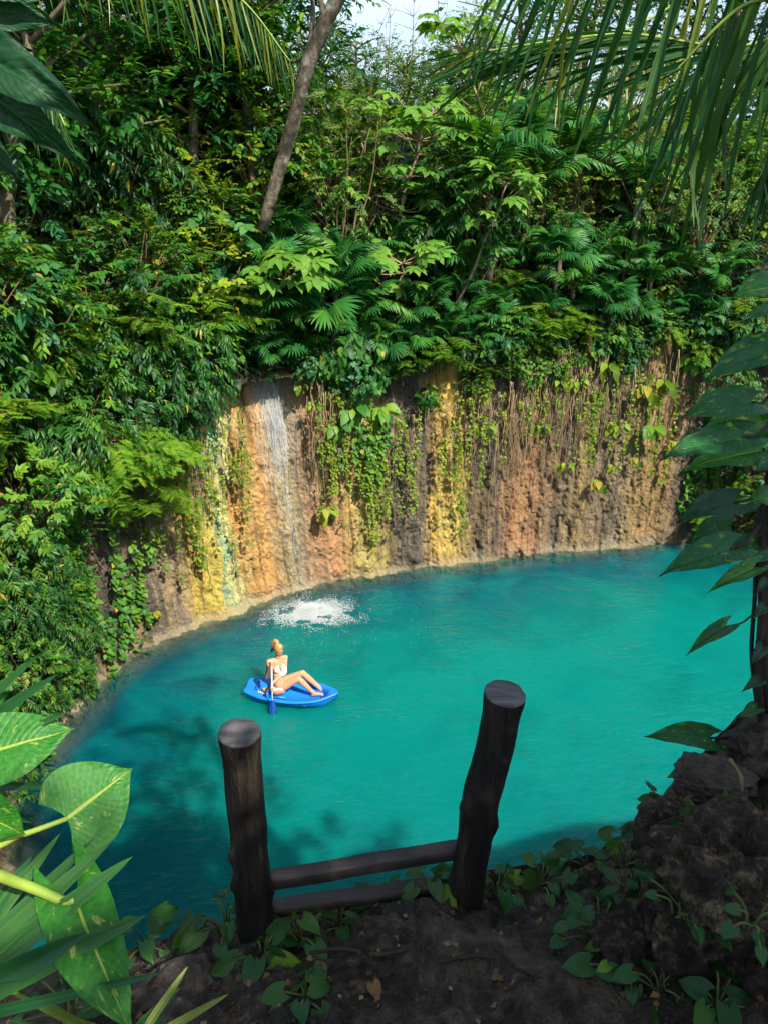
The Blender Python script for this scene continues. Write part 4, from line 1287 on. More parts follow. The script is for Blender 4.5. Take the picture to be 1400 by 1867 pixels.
for j, (u, v, s) in enumerate([(1200, 640, .8), (1065, 590, .7), (840, 400, .6), (1000, 590, .5), (1115, 450, .6), (400, 690, .5)]):
    p = slope_point(u, v, .3)
    t = thing('dead_frond', ['grey dead palm frond hanging over the right brow', 'brown dead frond under the brow palms', 'brown dead frond beside the second slanting trunk', 'small dead frond under the feathery shrubs', 'dead frond hanging from a palm high right', 'dead frond left of the waterfall lip'][j], 'frond', p + [0, -.35, .35], None, s, 'dead palm fronds')
    f = link('blade', DRYF, t)
    set_matrix(f, frames(np.array([[.1, -.3, -1.]]), np.array([0, -1., .2]))[0], (0, 0, 0), 1.0)
settle_labels()
# ------------------------------------------------------------------ waterfall and splash
def face_point(a, z, out):
    rad, rim, near = at_angle(a)
    s = float(np.interp(a % (2 * math.pi) + (2 * math.pi if a % (2 * math.pi) < ANG[0] else 0), ANG, ARC))
    r = rad + float(cliff_offset(np.array(s), np.array(z), rim, near)) - out
    return np.array([CEN[0] + math.cos(a) * r, CEN[1] + math.sin(a) * r, z])
lip, _n = cliff_point(494, 692)
lip_a = math.atan2(lip[1] - CEN[1], lip[0] - CEN[0])
g = np.random.default_rng(77)
fall = thing('waterfall', 'thin white waterfall running down the orange stained rock', 'waterfall', (lip[0], lip[1], 0))
org = np.array([lip[0], lip[1], 0])
k = NT('falling_water')
dfw = k.principled((.88, .92, .93), .25, spec=.6)
trw = k.n('ShaderNodeBsdfTransparent')
M['fall'] = k.done(k.mixs(.11, trw.outputs[0], dfw))
mb = MB()
for i in range(200):
    da = g.normal() * .026 - .012
    z0 = 4.86 - abs(g.normal()) * .10
    z1 = g.choice([3.7, 3.1, 2.3, 1.0], p=[.55, .32, .10, .03]) + g.uniform(-.4, .4)
    if g.random() < .25:
        z0 -= g.uniform(.3, 1.6)
    K = 18
    f = np.linspace(0, 1, K)
    drift = g.normal() * .010 + .004
    pts = [face_point(lip_a + da - drift * t + .0025 * float(vnoise(t * 6, i)), max(z0 + (z1 - z0) * t, .02), .035 + .05 * g.random() + .16 * t * (z0 - z1) / 4.5) for t in f]
    mb.tube(pts, (.003 + .011 * g.random() ** 2.2) * (.35 + np.abs(vnoise(f * 7, i, 0, 3))), 4, cap=False)
link('veil', mb.mesh('veil', M['fall'], origin=org), fall)
oct_v = np.array([(1, 0, 0), (-1, 0, 0), (0, 1, 0), (0, -1, 0), (0, 0, 1), (0, 0, -1)], float)
OCT = (oct_v, [[(0, 2, 4), (2, 1, 4), (1, 3, 4), (3, 0, 4), (2, 0, 5), (1, 2, 5), (3, 1, 5), (0, 3, 5)]], oct_v[:, :2] * 0)
mb = MB()
n = 1500
t = g.random(n)
pos = np.array([face_point(lip_a + g.normal() * .018 - .004 * tt, max(4.6 * (1 - tt), .05), .08 + .75 * tt ** 1.4 * (.5 + .5 * g.random()) + .08 * abs(g.normal())) for tt in t])
s = .008 * g.uniform(.4, 1.4, n)
mb.scatter(OCT, frames(np.tile([0, 0, 1.], (n, 1)), np.array([0, -1., 0])), pos, np.stack([s * g.uniform(2, 6, n), s, s], -1), .5 * np.ones(n))
link('droplets', mb.mesh('droplets', M['fall'], origin=org), fall)

sp = PZ(568, 1118, 0)
k = NT('white_foam')
trf = k.n('ShaderNodeBsdfTransparent')
M['foam'] = k.done(k.mixs(.42, trf.outputs[0], k.principled((.82, .88, .89), .5, spec=.4)))
mb = MB()
n = 26000
a = g.uniform(0, 2 * np.pi, n)
r = np.abs(g.normal(size=n)) * .33 * (1 + .35 * vnoise(np.cos(a) * 2.5, np.sin(a) * 2.5, 0, 4))
x, y = sp[0] + np.cos(a) * r * 1.6 , sp[1] + np.sin(a) * r * .95 + .12 * np.cos(a) * r
hmax = .22 * np.exp(-(r / .45) ** 2)
z = hmax * g.random(n) ** 2.5 + .004
keep = vnoise(x * 5, y * 6, 0, 8) > -.9 + .9 * np.minimum(r, .9) + .3 * g.random(n)
s = np.where(z < .03, .013, .005) * g.uniform(.3, 1.2, n) * np.exp(-(r / 1.1) ** 2)
x, y, z, s = x[keep], y[keep], z[keep], s[keep]
n = len(x)
mb.scatter(OCT, frames(rdir(g, n) * [1, 1, .1] + [.01, 0, 0], UPV), np.stack([x, y, z], -1), np.stack([s * 1.5, s, s * np.where(z < .03, .35, 1)], -1), .5 * np.ones(n))
# drifting flecks further out
n = 240
a = g.uniform(0, 2 * np.pi, n)
r = g.uniform(.6, 1.9, n)
x, y = sp[0] + np.cos(a) * r * 1.3 + .2, sp[1] + np.sin(a) * r * .8 - .3
mb.scatter(OCT, frames(rdir(g, n) * [1, 1, .05] + [.01, 0, 0], UPV), np.stack([x, y, 0 * x + .003], -1), np.stack([+.016 * g.random(n) ** 2 + .003, .005 * g.random(n) + .002, 0 * x + .003], -1), .5 * np.ones(n))
tag(link('foam', mb.mesh('foam', M['foam'])), 'white splash of foam where the waterfall lands in the pool', 'foam', kind='stuff')

# ------------------------------------------------------------------ kayak
S_pt, B_pt = PZ(449, 1246, .20), PZ(617, 1266, .17)
bdir = unit((B_pt - S_pt) * [1, 1, 0])
BL = float(np.linalg.norm((B_pt - S_pt)[:2]))
bc = (S_pt + B_pt) / 2
bc[2] = 0
b_rot = math.atan2(bdir[1], bdir[0])
kayak = thing('kayak', 'small bright blue sit-on kayak drifting on the pool', 'kayak', bc, (0, 0, b_rot))
tt = np.linspace(0, 1, 49)
w_ = np.interp(tt, [0, .06, .2, .4, .6, .8, .92, 1], [.17, .23, .31, .345, .335, .255, .13, .012])
g_ = np.interp(tt, [0, .1, .25, .5, .8, .93, 1], [.17, .175, .165, .155, .17, .205, .225])
_k = np.hanning(11); _k = _k[1:-1] / _k[1:-1].sum()
w_ = np.concatenate([w_[:1], np.convolve(np.pad(w_, 4, mode='edge'), _k, 'valid')[1:-1], w_[-1:]])
g_ = np.convolve(np.pad(g_, 4, mode='edge'), _k, 'valid')
cp = sstep(.22, .28, tt) * (1 - sstep(.86, .91, tt))
fl = (g_ - .012) * (1 - cp) + (.055 + .03 * sstep(.55, .9, tt)) * cp
keel = np.interp(tt, [0, .1, .85, 1], [.05, -.05, -.05, .12])
prof = []
for i in range(49):
    w, gg, f, kk = w_[i], g_[i], fl[i], keel[i]
    rw = min(.05, w * .35)
    half = [(0, kk), (.55 * w, kk + .005), (.86 * w, kk + .05), (.97 * w, gg - .06), (w, gg - .035), (w + .012, gg - .03), (w + .010, gg - .004), (w - .008, gg), (w - rw, gg - .002), (w - rw * 1.5, max(f, gg - .03)), (w - rw * 1.9, f), (0, f - .004 * cp[i])]
    prof.append(half + [(-y, z) for y, z in half[-2:0:-1]])
prof = np.array(prof)
npf = prof.shape[1]
V = np.concatenate([np.repeat(((tt - .5) * BL)[:, None, None], npf, 1), prof], -1)
i, j = np.meshgrid(np.arange(48), np.arange(npf), indexing='ij')
q = np.stack([i * npf + j, i * npf + (j + 1) % npf, (i + 1) * npf + (j + 1) % npf, (i + 1) * npf + j], -1).reshape(-1, 4)
mb = MB()
endc = V[0].mean(0)
mb.add(np.vstack([V.reshape(-1, 3), endc]), [q, np.stack([(np.arange(npf) + 1) % npf, np.arange(npf), np.full(npf, 49 * npf)], -1)], .5)
def plastic(name, c, rough=.38):
    k = NT(name)
    n = k.noise(scale=30, detail=3)
    return k.done(k.principled(k.mix(k.math('MULTIPLY', n, .25), c, (c[0] * .6, c[1] * .6, c[2] * .7)), rough, k.bump(n, .08, .004), spec=.5))
M['blue'] = M['blue']
M['boat_blue'] = plastic('blue_plastic', (.008, .20, .74))
M['boat_dark'] = plastic('dark_blue_plastic', (.006, .07, .34))
hull = mb.mesh('hull', M['boat_blue'])
link('hull', hull, kayak)
def box_mb(mb, c, sx, sy, sz, bev=.2, tint=.5):
    """box with chamfered long edges"""
    c = np.asarray(c, float)
    b = min(sy, sz) * bev
    ys = [-sy / 2 + b, sy / 2 - b, sy / 2, sy / 2, sy / 2 - b, -sy / 2 + b, -sy / 2, -sy / 2]
    zs = [-sz / 2, -sz / 2, -sz / 2 + b, sz / 2 - b, sz / 2, sz / 2, sz / 2 - b, -sz / 2 + b]
    v = np.array([(sx / 2 * e, y, z) for e in (-1, 1) for y, z in zip(ys, zs)]) + c
    f = [(j, (j + 1) % 8, 8 + (j + 1) % 8, 8 + j) for j in range(8)]
    mb.add(v, [f, [tuple(range(7, -1, -1))], [tuple(range(8, 16))]], tint)
for x, w in ((.60, .20), (.66, .16), (.72, .11)):
    mb = MB()
    box_mb(mb, (x * BL / 1.77, 0, .115), .025, w * 1.5, .04)
    link('foot_rest', mb.mesh('foot_rest', M['boat_dark']), kayak)
mb = MB()
mb.tube(curve([[-.64 * BL / 1.77, -.10, .17], [-.66 * BL / 1.77, -.1, .20], [-.66 * BL / 1.77, .1, .20], [-.64 * BL / 1.77, .1, .17]], 10), .012, 6)
link('carry_handle', mb.mesh('carry_handle', M['boat_dark']), kayak)
mb = MB()
box_mb(mb, (.30, -.355, .125), .12, .008, .03)
link('side_slot', mb.mesh('side_slot', M['boat_dark']), kayak)
mb = MB()
for y in (-.10, .10):
    box_mb(mb, (-.22, y * 1.3, .083), .30, .07, .03, .45)
link('seat_rib', mb.mesh('seat_rib', M['boat_blue']), kayak)
# white lettering on the deck edge
fc = bpy.data.curves.new('lettering', 'FONT')
fc.body = 'Wave'
fc.size = .085
fc.extrude = .001
tmp = bpy.data.objects.new('tmp_text', fc)
COL.objects.link(tmp)
bpy.context.view_layer.update()
tm = bpy.data.meshes.new_from_object(tmp.evaluated_get(bpy.context.evaluated_depsgraph_get()))
bpy.data.objects.remove(tmp)
tm.name = 'lettering'
k = NT('white_print')
tm.materials.clear()
tm.materials.append(k.done(k.principled((.82, .84, .86), .5)))
link('lettering', tm, kayak, (-.60 * BL / 1.77, -.205, .183), (math.radians(4), 0, math.radians(-6)))

# ------------------------------------------------------------------ woman with a paddle
def zp(zx, zy): return 420 + zx / 5.8333, 1140 + zy / 5.8333
yc = float(S_pt[1] + (B_pt[1] - S_pt[1]) * .36)
def J(zx, zy, dy):
    u, v = zp(zx, zy)
    return PY(u, v, yc + dy)
pelv = J(520, 640, 0.0)
pelv[2] = max(pelv[2], .20)
dzp = pelv[2] - J(520, 640, 0)[2]
chest = J(503, 465, .02)
neckb = J(508, 358, .03)
headc = J(515, 262, .0)
RS, LS = J(412, 388, -.10), J(588, 342, .11)
RE, RH = J(393, 555, -.20), J(432, 432, -.30)
LE, LH = J(578, 500, -.06), J(446, 622, -.27)
RHip, LHip = pelv + [.03, -.09, 0], pelv + [.03, .09, .01]
RK, RA, RT = J(725, 565, -.08), J(890, 722, -.10), J(975, 735, -.13)
LK, LA, LT = J(772, 508, .10), J(995, 705, .06), J(1045, 712, .05)
PERSON = dict(pelv=pelv, chest=chest, neckb=neckb, headc=headc, RS=RS, LS=LS, RE=RE, RH=RH, LE=LE, LH=LH, RK=RK, RA=RA, LK=LK, LA=LA)
def dist(a, b): return float(np.linalg.norm(np.asarray(a) - np.asarray(b)))
print('PERSON', {n_: np.round(p_ - bc, 2).tolist() for n_, p_ in PERSON.items()}, 'arms', dist(RS, RE), dist(RE, RH), dist(LS, LE), dist(LE, LH), 'legs', dist(RHip, RK), dist(RK, RA), dist(LHip, LK), dist(LK, LA), 'torso', dist(pelv, neckb), 'sh', dist(RS, LS), 'BL', BL)
p_org = np.array([pelv[0], pelv[1], .06])
person = thing('person', 'person in a pale bikini sitting in the blue kayak holding a paddle', 'person', p_org)
bm_ = MB()
def capsule(a, b, r0, r1, n=14, K=7):
    a, b = np.asarray(a, float), np.asarray(b, float)
    d = unit(b - a)
    L = np.linalg.norm(b - a)
    th = np.linspace(-np.pi / 2, 0, 5)
    pts, rad = [], []
    for t_ in th[:-1]:
        pts.append(a + d * r0 * math.sin(t_)); rad.append(max(r0 * math.cos(t_), r0 * .08))
    for f in np.linspace(0, 1, K):
        pts.append(a + d * L * f); rad.append(r0 + (r1 - r0) * f)
    for t_ in -th[::-1][1:]:
        pts.append(b + d * r1 * math.sin(t_)); rad.append(max(r1 * math.cos(t_), r1 * .08))
    bm_.tube(pts, rad, n)
def ellip(c, ax, n=16, m=12):
    """ax: 3 axis vectors (rows) with lengths"""
    th, ph = np.meshgrid(np.linspace(0, 2 * np.pi, n, endpoint=False), np.linspace(.0001, np.pi - .0001, m), indexing='ij')
    q = np.stack([np.cos(th) * np.sin(ph), np.sin(th) * np.sin(ph), np.cos(ph)], -1).reshape(-1, 3)
    i, j = np.meshgrid(np.arange(n), np.arange(m - 1), indexing='ij')
    f = np.stack([i * m + j, i * m + j + 1, ((i + 1) % n) * m + j + 1, ((i + 1) % n) * m + j], -1).reshape(-1, 4)
    bm_.add(np.asarray(c) + q @ np.asarray(ax), [f])
sh_ax = unit(LS - RS)
sp_ax = unit(neckb - pelv)
front = unit(np.cross(sh_ax, sp_ax))
if front[1] > 0: front = -front
hip_ax = unit(np.array([-.15, 1.0, .0]))
# torso: stacked ellipses from pelvis to shoulders, turning as they rise
K = 26
rings = []
for f in np.linspace(0, 1, K):
    c = curve([pelv + [0, 0, -.07], pelv + sp_ax * .18 + front * .01, chest - front * .02, (RS + LS) / 2 + [0, 0, .015]], K)[int(round(f * (K - 1)))]
    sa = unit(hip_ax * (1 - f) ** 1.3 * 1.2 + sh_ax * f)
    fr_ = unit(np.cross(sa, sp_ax)); fr_ = fr_ if fr_[1] < 0 or fr_ @ front > 0 else -fr_
    hw = np.interp(f, [0, .12, .25, .45, .62, .8, .93, 1], [.10, .165, .160, .120, .132, .150, .125, .07])
    dp = np.interp(f, [0, .12, .25, .45, .62, .8, .93, 1], [.08, .115, .110, .085, .097, .100, .075, .045])
    th = np.linspace(0, 2 * np.pi, 24, endpoint=False)
    rings.append(c + np.cos(th)[:, None] * hw * sa + np.sin(th)[:, None] * dp * fr_)
rings = np.array(rings)
i, j = np.meshgrid(np.arange(K - 1), np.arange(24), indexing='ij')
bm_.add(np.vstack([rings.reshape(-1, 3), rings[0].mean(0), rings[-1].mean(0)]), [np.stack([i * 24 + j, i * 24 + (j + 1) % 24, (i + 1) * 24 + (j + 1) % 24, (i + 1) * 24 + j], -1).reshape(-1, 4),
         np.stack([(np.arange(24) + 1) % 24, np.arange(24), np.full(24, K * 24)], -1), np.stack([(K - 1) * 24 + np.arange(24), (K - 1) * 24 + (np.arange(24) + 1) % 24, np.full(24, K * 24 + 1)], -1)])
breasts = [chest + front * .075 + sh_ax * s_ * .068 + sp_ax * .045 for s_ in (-1, 1)]
for b_ in breasts:
    ellip(b_, np.array([sh_ax * .058, front * .052, sp_ax * .058]))
capsule(RHip + [-.05, 0, -.02], RHip + [.02, 0, 0], .105, .10)
capsule(LHip + [-.05, 0, -.02], LHip + [.02, 0, 0], .105, .10)
for hp, kn, an, to in ((RHip, RK, RA, RT), (LHip, LK, LA, LT)):
    capsule(hp, kn, .092, .056)
    capsule(kn, kn + (an - kn) * .35, .054, .055)
    capsule(kn + (an - kn) * .3, an, .055, .033)
    capsule(an + [-.02, 0, -.03], an + (to - an) * .35 + [0, 0, -.01], .034, .034)
    capsule(an + (to - an) * .3 + [0, 0, -.012], to, .035, .024)
    for q_ in range(5):
        o_ = (q_ - 2) * .013
        capsule(to + [0, o_, 0], to + unit(to - an) * (.03 - .003 * q_) + [0, o_ * 1.1, .004], .010, .008, 8, 3)
for sh, el, ha in ((RS, RE, RH), (LS, LE, LH)):
    capsule(sh + (pelv - sh) * .02, el, .047, .036)
    capsule(el, ha, .037, .023)
    capsule((neckb + sh) / 2, sh, .045, .046)
# hands closed round the shaft, five fingers each
tip = PZ(*zp(452, 935), .015)
grip_hi, grip_lo = RH + unit(RH - RE) * .075, LH + unit(LH - LE) * .07
sh_dir = unit(grip_hi - tip)
grip_lo = tip + sh_dir * float((grip_lo - tip) @ sh_dir)
for ha, gr in ((RH, grip_hi), (LH, grip_lo)):
    palm_d = unit(gr - ha - sh_dir * ((gr - ha) @ sh_dir) + 1e-6)
    sidev = np.cross(sh_dir, palm_d)
    pc = gr - palm_d * .032
    capsule(ha, pc, .024, .030)
    capsule(pc - sh_dir * .028, pc + sh_dir * .028, .021, .021)
    for q_ in range(4):
        o_ = (q_ - 1.5) * .019
        a_ = gr - palm_d * .02 + sidev * .024 + sh_dir * o_
        b2 = gr + palm_d * .012 + sidev * .026 + sh_dir * o_
        c2 = gr + palm_d * (.024 - .002 * abs(q_ - 1)) + sh_dir * o_
        d2 = gr + palm_d * .014 - sidev * .020 + sh_dir * o_
        for s0, s1 in ((a_, b2), (b2, c2), (c2, d2)):
            capsule(s0, s1, .0088, .0082, 8, 3)
    a_ = pc - sidev * .02 + sh_dir * .02
    b2 = gr - sidev * .028 + sh_dir * .032
    c2 = gr + palm_d * .018 - sidev * .022 + sh_dir * .036
    capsule(a_, b2, .0105, .0095, 8, 3)
    capsule(b2, c2, .0095, .0085, 8, 3)
# neck and head: face turned to the right and down
capsule(neckb - sp_ax * .05, headc + [-.01, .01, -.05], .050, .046)
fdir = unit(np.array([.62, -.62, -.42]))
hup = unit(np.array([.12, -.05, 1.0]) - fdir * (np.array([.12, -.05, 1.0]) @ fdir))
hside = np.cross(hup, fdir)
ellip(headc + hup * .02 - fdir * .012, np.array([hside * .070, fdir * .090, hup * .098]), 20, 16)
ellip(headc + fdir * .032 - hup * .048, np.array([hside * .052, fdir * .052, hup * .062]))
capsule(headc + fdir * .05 - hup * .088, headc + fdir * .055 - hup * .09, .022, .022, 10, 2)
capsule(headc + fdir * .080 + hup * .012, headc + fdir * .098 - hup * .022, .0085, .013, 8, 4)
for s_ in (-1, 1):
    ellip(headc + hside * s_ * .070 - fdir * .005 - hup * .005, np.array([hside * .010, fdir * .018, hup * .030]), 10, 8)
    ellip(headc + fdir * .058 + hside * s_ * .032 - hup * .025, np.array([hside * .022, fdir * .022, hup * .022]), 10, 8)
raw = bm_.mesh('body_raw', None)
tmp = bpy.data.objects.new('tmp_body', raw)
COL.objects.link(tmp)
rm = tmp.modifiers.new('remesh', 'REMESH')
rm.mode = 'VOXEL'
rm.voxel_size = .0065
sm = tmp.modifiers.new('smooth', 'SMOOTH')
sm.factor = .5
sm.iterations = 4
bpy.context.view_layer.update()
body = bpy.data.meshes.new_from_object(tmp.evaluated_get(bpy.context.evaluated_depsgraph_get()))
bpy.data.objects.remove(tmp)
body.name = 'body'
nv = len(body.vertices)
co = np.empty(nv * 3)
body.vertices.foreach_get('co', co)
co = co.reshape(-1, 3)
no = np.empty(nv * 3)
body.vertices.foreach_get('normal', no)
no = no.reshape(-1, 3)
body.polygons.foreach_set('use_smooth', np.ones(len(body.polygons), bool))
pv = [tuple(p_.vertices) for p_ in body.polygons]
k = NT('skin')
sn = k.noise(scale=25, detail=3)
M['skin'] = k.done(k.principled(k.mix(k.math('MULTIPLY', sn, .3), (.56, .29, .17), (.46, .21, .115)), .55, spec=.4, **{'Subsurface Weight': .12, 'Subsurface Radius': (.02, .008, .004), 'Subsurface Scale': .5}))
k = NT('bikini_cloth')
M['cloth'] = k.done(k.principled((.78, .70, .66), .75, spec=.2))
body.materials.clear()
body.materials.append(M['skin'])
def cloth_part(name, test, offs=.006):
    ok = test(co)
    fs = [f for f in pv if all(ok[i_] for i_ in f)]
    if not fs:
        print('EMPTY CLOTH', name)
        return
    used = sorted({i_ for f in fs for i_ in f})
    mp = {o_: n_ for n_, o_ in enumerate(used)}
    me = bpy.data.meshes.new(name)
    me.from_pydata([tuple(co[i_] + no[i_] * offs - p_org) for i_ in used], [], [tuple(mp[i_] for i_ in f) for f in fs])
    me.polygons.foreach_set('use_smooth', np.ones(len(me.polygons), bool))
    me.materials.append(M['cloth'])
    link(name, me, person)
for s_, b_ in zip((-1, 1), breasts):
    def tri(p, b_=b_):
        q = p - b_
        h_ = q @ sp_ax
        w = np.abs(q @ sh_ax)
        return (h_ > -.075) & (h_ < .085) & (w < .085 - (h_ + .075) * .46) & (q @ front > -.08)
    cloth_part('bikini_cup', tri)
def band(p):
    q = p - (chest + front * .0)
    h_ = q @ sp_ax
    return (np.abs(h_ + .012) < .007) & (np.abs(q @ sh_ax) < .17) & (np.linalg.norm(q, axis=1) < .2) & (np.linalg.norm(p - LE, axis=1) > .08)
cloth_part('bikini_band', band, .004)
def brief(p):
    q = p - pelv
    h_ = q @ sp_ax
    return (h_ > -.15) & (h_ < .06) & (q[:, 0] < .10 - .35 * np.abs(h_ - .05)) & (np.abs(q[:, 1]) < .18)
cloth_part('bikini_brief', brief)
stp = MB()
for b_ in breasts:
    stp.tube(curve([b_ + sp_ax * .05 + front * .03, (b_ + neckb) / 2 + front * .055 + sp_ax * .01, neckb + front * .02 + (b_ - chest) @ sh_ax * sh_ax * .6 + sp_ax * .0, neckb - front * .045], 10), .0035, 5)
link('bikini_strap', stp.mesh('bikini_strap', M['cloth'], origin=p_org), person)
body.vertices.foreach_set('co', (co - p_org).ravel())
body.update()
link('body', body, person)
# hair: cap on the skull plus a high ponytail
k = NT('blond_hair')
hn = k.noise(scale=60, detail=5, mscale=(1, 1, .2))
M['hair'] = k.done(k.principled(k.ramp(hn, [(.35, (.22, .12, .035)), (.65, (.66, .43, .16))]), .45, k.bump(hn, .6, .006), spec=.5))
hm = MB()
bm_keep, bm_ = bm_, hm
hc = headc + hup * .026 - fdir * .018
ellip(hc, np.array([hside * .077, fdir * .093, hup * .101]), 24, 18)
bm_ = bm_keep
hv = hm.v[0]
q = hv - headc
facepart = ((q @ fdir) > .045 - .25 * np.abs(q @ hside)) & ((q @ hup) < .075)
hv[facepart] -= fdir * .06
low = (q @ hup) < -.055
hv[low] += hup * .02 - unit(q[low] * 1.0) * .03
hv += .004 * np.stack([vnoise(hv[:, 0] * 60, hv[:, 1] * 60, hv[:, 2] * 20, s_) for s_ in range(3)], -1)
tail0 = headc - fdir * .075 + hup * .095
for i in range(46):
    o_ = g.normal(size=3) * .012
    e = headc - fdir * (.12 + .02 * g.normal()) - hup * g.uniform(.08, .24) + hside * .030 * g.normal()
    hm.tube(curve([tail0 + o_ * .5, tail0 - fdir * .055 + hup * .015 + o_, headc - fdir * .135 + hup * .02 + o_ * 2.2, e], 10), np.array([.006, .009, .011, .011, .010, .009, .008, .007, .005, .002]), 5)
hm.tube([tail0 + fdir * .01 - hup * .01, tail0 - fdir * .015 + hup * .012], .021, 10)
for i in range(14):
    a0 = headc + hup * .10 + fdir * .05 + hside * .05 * g.normal()
    hm.tube(curve([a0, headc + hup * .122 - fdir * .02 + hside * .03 * g.normal(), tail0], 7), .007, 4)
link('hair', hm.mesh('hair', M['hair'], origin=p_org), person)
k = NT('dark_eye')
M['eye'] = k.done(k.principled((.02, .014, .01), .2))
k = NT('lips')
M['lips'] = k.done(k.principled((.42, .12, .10), .4))
for s_ in (-1, 1):
    fm = MB(); bm_ = fm
    ellip(headc + fdir * .078 + hside * s_ * .029 + hup * .010, np.array([hside * .012, fdir * .008, hup * .0055]), 10, 8)
    link('eye', fm.mesh('eye', M['eye'], origin=p_org), person)
    fm = MB()
    fm.tube(curve([headc + fdir * .083 + hside * s_ * .012 + hup * .028, headc + fdir * .080 + hside * s_ * .032 + hup * .033, headc + fdir * .066 + hside * s_ * .050 + hup * .027], 6), .0035, 5)
    link('eyebrow', fm.mesh('eyebrow', M['hair'], origin=p_org), person)
fm = MB(); bm_ = fm
ellip(headc + fdir * .083 - hup * .052, np.array([hside * .020, fdir * .008, hup * .0075]), 12, 8)
link('lips', fm.mesh('lips', M['lips'], origin=p_org), person)

# paddle
pad = thing('paddle', 'paddle with white shaft and blue blade dipped beside the kayak', 'paddle', tip)
mb = MB()
top = grip_hi + sh_dir * .035
mb.tube([tip + sh_dir * .16, top], .0125, 12)
k = NT('white_aluminium')
M['shaft'] = k.done(k.principled((.80, .80, .80), .3, spec=.5))
link('shaft', mb.mesh('shaft', M['shaft'], origin=tip), pad)
mb = MB()
bx_ = unit(np.cross(sh_dir, [0.1, -1, 0.2]))
bn_ = np.cross(bx_, sh_dir)
rows = []
for f in np.linspace(0, 1, 13):
    hw = np.interp(f, [0, .15, .5, .85, 1], [.055, .078, .075, .045, .016])
    for y_, z_ in ((-1, .0), (-.5, .010), (-.12, .008), (0, .022), (.12, .008), (.5, .010), (1, .0), (.5, -.008), (0, -.016), (-.5, -.008)):
        rows.append(tip + sh_dir * (.30 * f - .04) + bx_ * hw * y_ + bn_ * (z_ + .012 * (1 - abs(y_)) - .02 * (1 - f)))
i, j = np.meshgrid(np.arange(12), np.arange(10), indexing='ij')
mb.add(rows, [np.stack([i * 10 + j, i * 10 + (j + 1) % 10, (i + 1) * 10 + (j + 1) % 10, (i + 1) * 10 + j], -1).reshape(-1, 4), [tuple(range(9, -1, -1))], [tuple(range(120, 130))]])
link('blade', mb.mesh('blade', M['boat_dark'], origin=tip), pad)
mb = MB()
mb.tube([top - bx_ * .03, top, top + bx_ * .03], .013, 10)
link('grip', mb.mesh('grip', M['shaft'], origin=tip), pad)
# an orange fallen leaf on the stern deck
lp = PY(*zp(372, 622), yc - .10)
lp[2] = .19
me = big_leaf('fallen_leaf', leaf_mat('orange_leaf', (.45, .22, .04), (.62, .33, .07), (.7, .42, .12), .15, .5), .13, .42, -.05, .05, .02, 3, nx=8, ny=3)
fo = link('fallen_leaf', me, None, lp + [-.05, 0, .01], (0, 0, .4))
tag(fo, 'fallen orange leaf lying on the stern deck of the kayak', 'leaf')
# ------------------------------------------------------------------ wooden railing at the ledge
k = NT('dark_wet_wood')
oc = k.n('ShaderNodeTexCoord').outputs['Object']
w1 = k.noise(oc, 26, 6, .65, mscale=(1, 1, .12))
w2 = k.noise(oc, 7, 5, .6, mscale=(1, 1, .5))
col = k.ramp(k.math('ADD', k.math('MULTIPLY', w1, .55), k.math('MULTIPLY', w2, .45)), [(.42, (.003, .0025, .002)), (.51, (.009, .0065, .005)), (.59, (.034, .023, .015)), (.68, (.11, .08, .05))])
M['post'] = k.done(k.principled(col, .62, k.bump(k.math('ADD', w1, k.math('MULTIPLY', w2, .8)), 1.0, .03), spec=.4))
k = NT('cut_wood')
oc = k.n('ShaderNodeTexCoord').outputs['Object']
w1 = k.noise(oc, 30, 5, .6, mscale=(.18, 1, 1))
col = k.ramp(w1, [(.35, (.030, .027, .027)), (.65, (.13, .118, .115))])
M['cut'] = k.done(k.principled(col, .6, k.bump(w1, .5, .004), spec=.4))
rail_base = np.array([-.08, 1.62, NEARZ])
railing = thing('wooden_railing', 'dark weathered railing of two log posts and two low rails', 'railing', rail_base)
PB = [PZ(470, 1725, NEARZ - .02), PZ(838, 1665, NEARZ - .02)]
PT = [PY(437, 1337, PB[0][1] - .01), PY(920, 1266, PB[1][1] + .03)]
